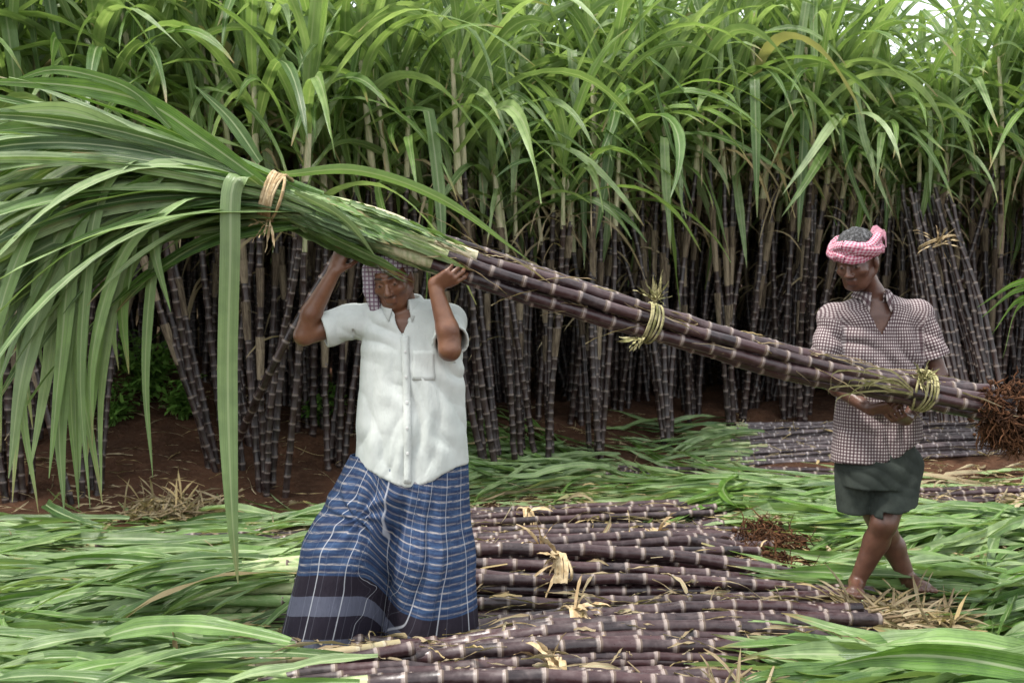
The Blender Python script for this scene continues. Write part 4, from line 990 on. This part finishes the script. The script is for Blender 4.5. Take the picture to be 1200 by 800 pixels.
def collar(mb, c, R, rx, ry, h=.035, front=.05, open_=.5, spread=.045, tilt=.02):
    """stand-and-fall collar round the neck, open at the front (front = -y)"""
    th = np.linspace(open_, 2 * math.pi - open_, 40); rows = []
    for k, (dr, dz) in enumerate(((.0, -.012), (.002, .010), (.004, h * .75), (.010, h * .80), (.020, h * .35), (.030, -.006))):
        fr = np.clip(1 - np.minimum(np.abs(th - open_), np.abs(2 * math.pi - open_ - th)) / .55, 0, 1) ** 1.5
        z = dz - (front * fr * (1 if k >= 4 else .0)) * (1 if k == 5 else .5) - tilt * np.cos(th)
        rr = dr + (.018 * fr if k == 5 else 0)
        rows.append(np.stack([c[0] + np.sin(th) * (rx + rr), c[1] - np.cos(th) * (ry + rr), c[2] + z], -1))
    V = np.stack(rows, 1); n, m = V.shape[:2]; i, j = np.meshgrid(np.arange(n - 1), np.arange(m - 1), indexing='ij'); q = i * m + j
    uv = np.stack(np.broadcast_arrays(th[:, None] * .06, np.arange(m)[None] * .012), -1)
    mb.add(V.reshape(-1, 3), np.stack([q, q + m, q + m + 1, q + 1], -1).reshape(-1, 4), uv.reshape(-1, 2))

def outward(V, Nn, cx, cy, arms):
    o = np.stack([V[:, 0] - cx, V[:, 1] - cy, 0 * V[:, 0]], 1)
    for a, b in arms:
        ab = b - a; t = ((V - a) @ ab) / (ab @ ab); q = V - a - t[:, None] * ab; m = (t > .05) & (np.linalg.norm(q, axis=1) < .10) & (np.abs(V[:, 0] - cx) > .17); o[m] = q[m]
    return Nn * np.where(np.sum(Nn * o, 1) < 0, -1, 1)[:, None]
def folds(V, Nn, specs):
    d = np.zeros(len(V))
    for (c, dirv, freq, amp, rad, seed) in specs:
        q = V - c; s = q @ nrm(dirv); w = np.exp(-np.sum(q * q, 1) / (rad * rad)); ph = fbm(V * 5, 2, seed) * 6
        d += amp * w * (np.abs(np.sin(s * freq + ph)) - .5)
    return V + Nn * d[:, None]

# ---------------- man 1: white shirt, blue plaid lungi, bundle on his head
def man_white():
    Y = 4.66; J = lambda px, py, dy=0: P(px, py, Y + dy)
    g0 = float(hget(J(465, 750)[0], Y)); t = thing('person', 'man in pale shirt and blue plaid lungi holding the cane bundle on his head', 'person', (J(465, 750)[0], Y, .0))
    hc = J(460, 327, -.05); R = head_frame(A3(-.16, -1, -.34), A3(-.14, 0, 1)); S = 1.0
    shL = J(408, 376, .0); elL = J(356, 393, -.06); wrL = J(392, 318, -.10)     # photo left
    shR = J(528, 376, .0); elR = J(527, 410, -.20); wrR = J(509, 334, -.19)     # photo right
    lo = np.array([elL[0] - .1, Y - .40, -.02]); hi = np.array([elR[0] + .18, Y + .28, hc[2] + .16]); v = Vol(lo, hi, .0055)
    cx = J(483, 450)[0]
    zs = lambda py: J(483, py)[2]
    v.loft([(cx, Y, zs(362), .10, .07), (cx, Y, zs(375), .165, .095), (cx, Y, zs(410), .165, .105), (cx, Y, zs(470), .15, .10), (cx, Y, zs(540), .155, .11), (cx, Y, zs(575), .15, .11)], .03)
    v.chain([J(478, 378, .02), J(468, 350, .0), hc + R @ A3(0, -.02, -.05)], [.062, .055, .052], .03)
    v.cone(J(478, 372, .01), shL, .046, .05, .03); v.cone(J(478, 372, .01), shR, .046, .05, .03)
    T = head(v, hc, R, S)
    v.chain([shL, elL], [.052, .040], .02); fm = elL * .65 + wrL * .35 + A3(-.012, 0, 0); v.chain([elL, fm, wrL], [.040, .042, .026], .015)
    v.chain([shR, elR], [.052, .042], .02); fm = elR * .68 + wrR * .32 + A3(.010, 0, .0); v.chain([elR, fm, wrR], [.043, .044, .027], .015)
    hand(v, wrL, P(402, 292, Y - .09) - wrL, A3(-.45, -.8, .1), 1, (.55, .75, .6), .95, (.6, .7, -.5), .5)
    hand(v, wrR, P(548, 314, Y - .235) - wrR, A3(.0, -.85, -.45), 1, (.55, .8, .55), .95, (.55, .7, -.55), .6)
    # legs under the cloth
    kL = J(392, 650, -.10); aL = J(378, 735, -.02); kR = J(512, 650, -.03); aR = J(520, 738, .06)
    v.chain([J(452, 560), kL, aL], [.085, .058, .036], .03); v.chain([J(513, 560), kR, aR], [.085, .058, .036], .03)
    foot(v, aL, (-.3, -1), ground=0.0); foot(v, aR, (.2, -1), ground=0.0)
    V, F = v.nets(); V = relax(V, F, 1, .4); C = np.zeros((len(V), 3)); paint_head(V, hc, R, S, C)
    part('body', mesh_from(V, F, None, C), M_SKIN1, t)
    # shirt
    v = Vol(lo, hi, .0055)
    v.loft([(cx - .01, Y + .01, zs(352), .085, .075), (cx - .005, Y, zs(362), .14, .10), (cx, Y, zs(378), .188, .118), (cx, Y - .005, zs(410), .208, .135), (cx, Y - .01, zs(470), .218, .14), (cx, Y - .01, zs(540), .232, .15), (cx, Y - .01, zs(590), .236, .155)], .02, p=2.4)
    v.cone(J(478, 370, .01), shL, .066, .066, .03); v.cone(J(478, 370, .01), shR, .066, .068, .03)
    X = v.grid(); D = v.D
    hz = zs(552) - .038 * np.cos(np.clip((X[..., 0] - cx) / .22, -1, 1) * math.pi) * 1.0 - 0.0
    hem = hz - X[..., 2]
    # neck opening
    nk = J(470, 352, -.01); q = (X - nk) / np.array([.064, .078, .05]); dn = (np.linalg.norm(q, axis=-1) - 1) * .055
    vn = (np.abs(X[..., 0] - J(474, 370)[0]) - np.clip((X[..., 2] - zs(392)) * .42, 0, .05)); vn = np.where((X[..., 1] < Y) & (X[..., 2] > zs(392)), -vn, -1)
    v.D = shirt_shell(D, X, [(shL + A3(.02, 0, -.004), elL, .066, .078, .62), (shR + A3(-.02, 0, -.004), elR + A3(.015, 0, 0), .068, .078, .72)], hem, [-dn, vn]); V, F = v.nets(); V = relax(V, F, 2, .5); Nn = vnormals(V, F); Nn = outward(V, Nn, cx, Y, ((shL, elL), (shR, elR)))
    V = folds(V, Nn, [(J(440, 380, -.1), A3(.5, 0, 1), 36, .014, .12, 1), (J(530, 440, -.12), A3(1, 0, .8), 34, .022, .13, 2), (J(480, 500, -.12), A3(1, 0, .25), 26, .018, .20, 3), (J(400, 385, -.05), A3(1, 0, .3), 40, .010, .09, 4), (J(430, 500, -.1), A3(1, 0, -.1), 30, .012, .18, 5), (J(545, 500, -.1), A3(1, 0, .35), 36, .014, .16, 6), (J(480, 540, -.1), A3(1, 0, -.3), 42, .009, .12, 7)])
    V = V + Nn * ((fbm(V * A3(7, 7, 3), 3, 4) - .5) * .014)[:, None]
    sh = part('shirt', mesh_from(V, F, cyl_uv(V, cx, Y, .2)), M_WHITE, t)
    mb = MB(); collar(mb, J(472, 356, -.005), None, .066, .075, .034, .055, .42, tilt=.012); o = part('collar', mb, M_WHITE, sh); md = o.modifiers.new('thick', 'SOLIDIFY'); md.thickness = .004
    # front placket and buttons
    import bisect
    fr = V[(V[:, 1] < Y) & (Nn[:, 1] < -.2)]
    def front_y(x, z):
        d = (fr[:, 0] - x) ** 2 + (fr[:, 2] - z) ** 2; i = np.argsort(d)[:6]; return fr[i, 1].min()
    mb = MB(); zz = np.linspace(zs(392), zs(558), 30); px = J(478, 400)[0] + .012 * np.sin(np.linspace(0, 2, 30)); fy = np.array([front_y(px[i], zz[i]) for i in range(30)]); fy = np.convolve(np.pad(fy, 2, 'edge'), np.ones(5) / 5, 'valid') - .003
    ribbon(mb, np.stack([px, fy, zz], 1), np.tile(A3(1, 0, 0), (30, 1)), np.full(30, .03), fold=.02, across=2); o = part('placket', mb, M_WHITE, sh); md = o.modifiers.new('thick', 'SOLIDIFY'); md.thickness = .003
    for k_ in range(5):
        mb = MB(); i = 3 + k_ * 5; c = A3(px[i], fy[i] - .003, zz[i]); tube(mb, [c, c + A3(0, -.004, 0)], [.0058, .005], 10); part('button', mb, M_BUTTON, sh)
    mb = MB(); zc = np.linspace(zs(408), zs(442), 8); W_ = []; 
    for z in zc: W_.append([A3(x, front_y(x, z) - .0008, z) for x in np.linspace(J(487, 420)[0], J(512, 420)[0], 8)])
    W_ = np.array(W_); q_ = W_.reshape(-1, 3); Aq = np.c_[q_[:, 0], q_[:, 2], np.ones(len(q_))]; co_ = np.linalg.lstsq(Aq, q_[:, 1], rcond=None)[0]; W_[..., 1] = .7 * W_[..., 1] + .3 * (Aq @ co_).reshape(W_.shape[:2]);  i, j = np.meshgrid(np.arange(7), np.arange(7), indexing='ij'); q = i * 8 + j; mb.add(W_.reshape(-1, 3), np.stack([q, q + 1, q + 9, q + 8], -1).reshape(-1, 4)); o = part('pocket', mb, M_WHITE, sh); md = o.modifiers.new('thick', 'SOLIDIFY'); md.thickness = .0008
    # head cloth: over the crown and hanging at the side of the face
    v = Vol(hc - .2, hc + .2, .005); Th = lambda a, b, c: hc + R @ (A3(a, b, c) * S)
    v.ell(Th(0, -.02, .05), A3(.088, .105, .088), R, .02); v.cone(Th(.0, .06, .09), Th(.05, .05, .08), .03, .03, .02)
    v.chain([Th(.078, .02, .06), Th(.088, .035, -.02), Th(.084, .05, -.10)], [.03, .03, .024], .015); v.chain([Th(.07, -.03, .03), Th(.08, -.04, -.06), Th(.07, -.03, -.12)], [.036, .034, .028], .02)
    X = v.grid(); q = (X - hc) @ R; face = np.minimum(np.minimum(q[..., 1] - .02, .058 * 1 - np.abs(q[..., 0] + .012)), .052 - q[..., 2]); v.D = np.maximum(v.D, face)
    V, F = v.nets(); V = relax(V, F, 2); Nn = vnormals(V, F); V = V + Nn * ((fbm(V * A3(30, 30, 12), 3, 8) - .5) * .016)[:, None]
    part('head_cloth', mesh_from(V, F), M_HCLOTH, t)
    # lungi: cloth grid thrown round the two legs
    hemz = .02; top = zs(535); nz_, na = 110, 420
    def legs(X):
        def cone(a, b, ra, rb):
            ab = b - a; tt = np.clip(((X - a) @ ab) / (ab @ ab), 0, 1); return np.linalg.norm((X - a - tt[..., None] * ab) * A3(1, 1, 1), axis=-1) - (ra + (rb - ra) * tt)
        def smin(a, b, k): h = np.clip(.5 + .5 * (b - a) / k, 0, 1); return b * (1 - h) + a * h - k * h * (1 - h)
        a = smin(cone(J(455, 545), J(398, 650, -.09), .150, .145), cone(J(398, 650, -.09), J(374, 775, -.08), .145, .185), .05)
        b = smin(cone(J(503, 545), J(504, 650, -.02), .160, .165), cone(J(504, 650, -.02), J(513, 775, .0), .165, .185), .05)
        p_ = cone(J(482, 520), J(482, 560), .20, .20); X2 = X
        return smin(smin(a, b, .02), p_, .06) if True else a
    TH = np.linspace(0, 2 * math.pi, na + 1); ZZ = np.linspace(top, hemz, nz_); rows = []
    for z in ZZ:
        f = (top - z) / (top - hemz); c = A3(J(483, 540)[0] + (J(449, 740)[0] - J(483, 540)[0]) * f, Y - .02 - .02 * f, z)
        dirs = np.stack([np.sin(TH), -np.cos(TH), 0 * TH], 1); lo_ = np.zeros(na + 1); hi_ = np.full(na + 1, .62)
        # march outward: last inside sample
        rs = np.linspace(.02, .6, 60); val = legs(c + dirs[:, None, :] * rs[None, :, None]); inside = val < 0
        last = np.where(inside.any(1), inside.shape[1] - 1 - np.argmax(inside[:, ::-1], 1), 0); r = rs[last]; nx_ = np.minimum(last + 1, 59); v0 = val[np.arange(na + 1), last]; v1 = val[np.arange(na + 1), nx_]
        r = r + (rs[1] - rs[0]) * np.clip(-v0 / np.maximum(v1 - v0, 1e-6), 0, 1); rows.append((c, r))
    Rm = np.array([q[1] for q in rows])
    for _ in range(3): Rm[:, :] = (np.roll(Rm[:, :-1], 1, 1)[:, list(range(na)) + [0]] + Rm * 2 + np.roll(Rm[:, :-1], -1, 1)[:, list(range(na)) + [0]]) / 4
    for _ in range(3): Rm[1:-1] = (Rm[:-2] + 2 * Rm[1:-1] + Rm[2:]) / 4
    # oval waist
    f = (top - ZZ)[:, None] / (top - hemz)
    dep = np.abs(np.cos(TH))[None, :]; Rm = Rm * (1 - .28 * dep * np.clip(1 - f * 1.6, 0, 1))
    ph = fbm(np.stack([np.sin(TH) * 2, np.cos(TH) * 2, 0 * TH], 1), 2, 2) * 7
    fold_ = .013 * np.sin(TH * 8 + ph * 1.6 + f * 2.6) * np.clip(f * 1.8, .15, 1) + .003 * np.sin(TH * 27 + ph * 3 - f * 4) * np.clip(f, .1, 1)
    # hollows radiating from the raised knee
    Cx = np.array([q[0] for q in rows]); Xp = Cx[:, None, 0] + np.sin(TH)[None] * Rm; Zp = ZZ[:, None] + 0 * Xp; kp = J(425, 600)
    q = np.hypot(Xp - kp[0], Zp - kp[2]); ang = np.arctan2(Zp - kp[2], Xp - kp[0]); fold_ = fold_ + .012 * np.sin(ang * 9 + q * 20) * np.exp(-(q / .16) ** 2) * (np.cos(TH)[None] > 0)
    Rm = Rm + fold_
    Vx = Cx[:, None, :] + np.stack([np.sin(TH)[None] * Rm, -np.cos(TH)[None] * Rm, 0 * Rm], -1)
    # hem hangs unevenly
    sag = np.clip((Xp - Cx[:, None, 0]) / .35, -1, 1); Vx[..., 2] += (.022 * np.sin(TH * 3 + 1)[None] + .010 * np.sin(TH * 15 + 2)[None]) * f ** 3 + .012
    arc = np.cumsum(np.r_[0, np.linalg.norm(np.diff(Vx[int(nz_ * .75)], axis=0), axis=1)]); shift = .125 * (1 / (1 + np.exp(-(Vx[..., 0] - J(448, 700)[0]) / .02)))
    U = np.broadcast_to(arc, Rm.shape); VV = Vx[..., 2] + shift + .035 * np.sin((Vx[..., 0] - Cx[:, None, 0]) * 7) - .01
    m = na + 1; i, j = np.meshgrid(np.arange(nz_ - 1), np.arange(na), indexing='ij'); q = i * m + j; mb = MB()
    mb.add(Vx.reshape(-1, 3), np.stack([q, q + m, q + m + 1, q + 1], -1).reshape(-1, 4), np.stack([U, VV], -1).reshape(-1, 2)); o = part('lungi', mb, M_LUNGI, t); md = o.modifiers.new('thick', 'SOLIDIFY'); md.thickness = .004; md.offset = -1
man_white()

# ---------------- man 2: pink turban, checked shirt, grey shorts
def man_checked():
    Y = 5.18; J = lambda px, py, dy=0: P(px, py, Y + dy)
    fx = J(1030, 690)[0]; gz = J(1030, 690)[2] - .005
    t = thing('person', 'barefoot man in pink turban, checked shirt and grey shorts steadying the root end', 'person', (fx, Y, gz))
    hc = J(1004, 306, -.08); R = head_frame(A3(-.6, -.75, -.34), A3(-.1, -.05, 1)); S = 1.08
    shL = J(973, 372, .0); elL = J(962, 440, -.06); wrL = J(1020, 480, -.26)
    shR = J(1078, 368, .0); elR = J(1100, 438, -.02); wrR = J(1062, 492, -.22)
    lo = np.array([J(940, 400)[0] - .03, Y - .5, gz - .03]); hi = np.array([J(1115, 400)[0] + .05, Y + .32, hc[2] + .18]); v = Vol(lo, hi, .0055)
    cx = J(1028, 450)[0]; zs = lambda py: J(1028, py)[2]
    v.loft([(cx, Y, zs(354), .09, .07), (cx, Y, zs(368), .165, .095), (cx, Y, zs(400), .165, .105), (cx, Y, zs(460), .15, .10), (cx, Y, zs(530), .145, .11), (cx, Y, zs(560), .13, .11)], .03)
    v.chain([J(1028, 372, .02), J(1022, 345, .0), hc + R @ A3(0, -.03, -.05)], [.060, .052, .052], .03)
    v.cone(J(1026, 364, .01), shL, .045, .048, .03); v.cone(J(1026, 364, .01), shR, .045, .048, .03)
    head(v, hc, R, S)
    v.chain([shL, elL], [.048, .038], .02); v.chain([elL, elL * .65 + wrL * .35, wrL], [.038, .039, .025], .015)
    v.chain([shR, elR], [.048, .038], .02); v.chain([elR, elR * .65 + wrR * .35, wrR], [.038, .039, .025], .015)
    hand(v, wrL, P(1048, 476, Y - .31) - wrL, A3(.05, -.75, -.7), 1, (.6, .8, .6), .95, (.5, .7, -.5), .6)
    hand(v, wrR, P(1040, 484, Y - .36) - wrR, A3(.1, -.5, -.85), -1, (.5, .8, .6), .95, (.5, .7, -.5), .6)
    hL = J(1005, 545); hR = J(1055, 545); k1 = J(1036, 612, -.10); a1 = J(1004, 682, .0); k2 = J(1036, 622, .06); a2 = J(1066, 682, .10)
    c1 = k1 * .68 + a1 * .32 + A3(.012, .02, 0); c2 = k2 * .68 + a2 * .32 + A3(.010, .02, 0)
    v.chain([hR, k1], [.086, .060], .03); v.chain([k1 , c1, a1], [.056, .057, .034], .02)
    v.chain([hL, k2], [.084, .058], .03); v.chain([k2, c2, a2], [.054, .055, .034], .02)
    foot(v, a1, (-.4, -1), ground=gz - .0); foot(v, a2, (.12, -1), ground=gz - .0)
    V, F = v.nets(); V = relax(V, F, 1, .4); C = np.zeros((len(V), 3)); paint_head(V, hc, R, S, C); part('body', mesh_from(V, F, None, C), M_SKIN2, t)
    # shirt
    v = Vol(lo, hi, .0055)
    v.loft([(cx - .005, Y + .01, zs(346), .08, .07), (cx, Y, zs(355), .14, .10), (cx, Y, zs(372), .175, .112), (cx + .005, Y, zs(410), .186, .125), (cx + .005, Y - .01, zs(465), .188, .130), (cx, Y - .01, zs(520), .200, .14), (cx, Y - .01, zs(570), .205, .15)], .02, p=2.4)
    v.cone(J(1026, 362, .01), shL, .064, .058, .03); v.cone(J(1026, 362, .01), shR, .064, .060, .03)
    X = v.grid(); D = v.D; u_ = (X[..., 0] - cx) / .2
    hz = zs(528) + .06 * u_ - .02 * np.cos(np.clip(u_, -1, 1) * math.pi) - .01; hem = hz - X[..., 2]
    nk = J(1020, 346, -.02); q = (X - nk) / np.array([.062, .078, .045]); dn = (np.linalg.norm(q, axis=-1) - 1) * .05
    xc = J(1024, 370)[0]; vn = (np.abs(X[..., 0] - xc) - np.clip((X[..., 2] - zs(392)) * .5, 0, .05)); vn = np.where((X[..., 1] < Y) & (X[..., 2] > zs(392)), -vn, -1)
    v.D = shirt_shell(D, X, [(shL + A3(.01, 0, 0), elL, .058, .076, .80), (shR + A3(-.01, 0, 0), elR, .060, .082, .74)], hem, [-dn, vn]); V, F = v.nets(); V = relax(V, F, 2, .5); uv = cyl_uv(V, cx, Y, .18, ((shL, elL, -1), (shR, elR, 1)), zs(352)); Nn = vnormals(V, F); Nn = outward(V, Nn, cx, Y, ((shL, elL), (shR, elR)))
    V = folds(V, Nn, [(J(1000, 400, -.1), A3(.6, 0, 1), 34, .016, .13, 1), (J(1060, 420, -.1), A3(1, 0, .6), 32, .020, .14, 2), (J(1030, 510, -.12), A3(1, 0, .2), 28, .018, .18, 3), (J(1090, 390, -.05), A3(.3, 0, 1), 50, .010, .10, 4), (J(955, 400, -.05), A3(.3, 0, 1), 50, .010, .10, 5)])
    V = V + Nn * ((fbm(V * A3(9, 9, 4), 3, 14) - .5) * .016)[:, None]
    sh = part('shirt', mesh_from(V, F, uv), M_CHECK, t)
    mb = MB(); collar(mb, J(1023, 347, -.01), None, .062, .072, .032, .055, .45, tilt=.012); o = part('collar', mb, M_CHECK, sh); md = o.modifiers.new('thick', 'SOLIDIFY'); md.thickness = .004
    # shorts
    v = Vol((cx - .3, Y - .3, zs(625)), (cx + .3, Y + .3, zs(505)), .006)
    v.loft([(cx, Y, zs(505), .16, .12), (cx, Y - .01, zs(545), .175, .15), (cx, Y - .015, zs(568), .165, .15)], .025); a_ = hR + (k1 - hR) * .72; b_ = hL + A3(-.01, .02, -.20)
    v.cone(hR + A3(.0, -.01, .0), J(1046, 604, -.095), .102, .098, .008); v.cone(hL + A3(-.005, 0, .0), J(1004, 615, .03), .096, .088, .006)
    X = v.grid(); D = v.D; D2 = np.maximum(D, -(D + .013)); left = X[..., 0] < J(1022, 570)[0]
    hl = zs(601) + .08 * np.maximum(0, X[..., 0] - J(1005, 570)[0]); hr_ = zs(592) + .16 * np.maximum(0, X[..., 0] - J(1040, 570)[0]); D2 = np.maximum(D2, np.where(left, hl, hr_) - X[..., 2]); D2 = np.maximum(D2, X[..., 2] - zs(512)); v.D = D2
    V, F = v.nets(); V = relax(V, F, 2, .5); Nn = vnormals(V, F); V = V + Nn * ((fbm(V * A3(14, 14, 5), 3, 24) - .5) * .02)[:, None]; V = folds(V, Nn, [(J(1033, 555, -.1), A3(.6, 0, 1), 60, .010, .12, 1)])
    part('shorts', mesh_from(V, F), M_SHORTS, t)
    # hair and turban
    Th = lambda a, b, c: hc + R @ (A3(a, b, c) * S); v = Vol(hc - .2, hc + .22, .005); v.ell(Th(0, -.014, .050), A3(.080, .100, .088) * S, R, .02)
    v.ell(Th(0, -.05, -.02), A3(.072, .06, .06), R, .02); X = v.grid(); q = (X - hc) @ R; v.D = np.maximum(v.D, np.minimum(q[..., 1] - .06, .066 - q[..., 2])); V, F = v.nets(); Nn = vnormals(V, F)
    V = V + Nn * ((fbm(V * 90, 2, 3) - .5) * .014)[:, None]; part('hair', mesh_from(V, F), M_HAIR, t)
    mb = MB(); th = np.linspace(0, 2 * math.pi, 90)
    for k_, (dz, rr, ph) in enumerate(((-.016, .023, 0), (.022, .024, 1.5), (.003, .028, 3.0))):
        w = .010 * np.sin(th * 3 + ph); pts = np.array([Th((.088 + .006 * math.cos(3 * a + ph)) * math.sin(a), -.012 + (.106 + .006 * math.cos(3 * a + ph)) * math.cos(a), .050 + dz + w_ + .012 * math.cos(a)) for a, w_ in zip(th, w)])
        n = len(pts); tt, aa, bb = frames(pts, R[:, 2]); q = np.linspace(0, 2 * math.pi, 15); rad = rr * .98 * (1 + .14 * np.sin(q * 4 + k_)[None, :] + .06 * np.sin(th * 17 + ph)[:, None])
        ring = pts[:, None] + (aa[:, None] * np.cos(q + 0)[None, :, None] + bb[:, None] * np.sin(q)[None, :, None] * .8) * rad[..., None]
        i, j = np.meshgrid(np.arange(n - 1), np.arange(14), indexing='ij'); z_ = i * 15 + j
        uv = np.stack(np.broadcast_arrays(th[:, None] * .09 + q[None] * .004, q[None] * .02), -1); mb.add(ring.reshape(-1, 3), np.stack([z_, z_ + 15, z_ + 16, z_ + 1], -1).reshape(-1, 4), uv.reshape(-1, 2))
    for q in range(3):
        o = Th(-.05 - .01 * q, -.08, .08); e = catmull([o, o + A3(.02 + .01 * q, .01, .035 - .012 * q), o + A3(.05, .02, .01 - .03 * q)], 8); ribbon(mb, e, np.tile(A3(0, .2, 1), (8, 1)), np.linspace(.03, .04, 8), fold=.3)
    part('turban', mb, M_TURBAN, t)
man_checked()

# ------------------------------------------------------------------ small details
# arching blades that enter from the right edge
t = thing('cut_leaf_spray', 'spray of pale arching leaves entering from the right edge above the red roots', 'leaves', P(1235, 400, 7.2)); mb = MB()
for q, (e, k_) in enumerate((((1150, 372), 338), ((1162, 392), 350), ((1175, 420), 356), ((1145, 360), 330))):
    pts = catmull([P(1290, 470, 7.2), P(1240, k_ + 12, 7.2), P(1195, k_, 7.2), P(*e, 7.15)], 16); ribbon(mb, pts, np.tile(A3(0, -.5, 1), (16, 1)), wprof(16, .05), (.6, .9, .2))
tube(mb, catmull([A3(P(1290, 470, 7.2)[0], 7.2, .0), P(1290, 470, 7.2)], 6), .015, 7); part('leaves', mb, M_CUT, t)
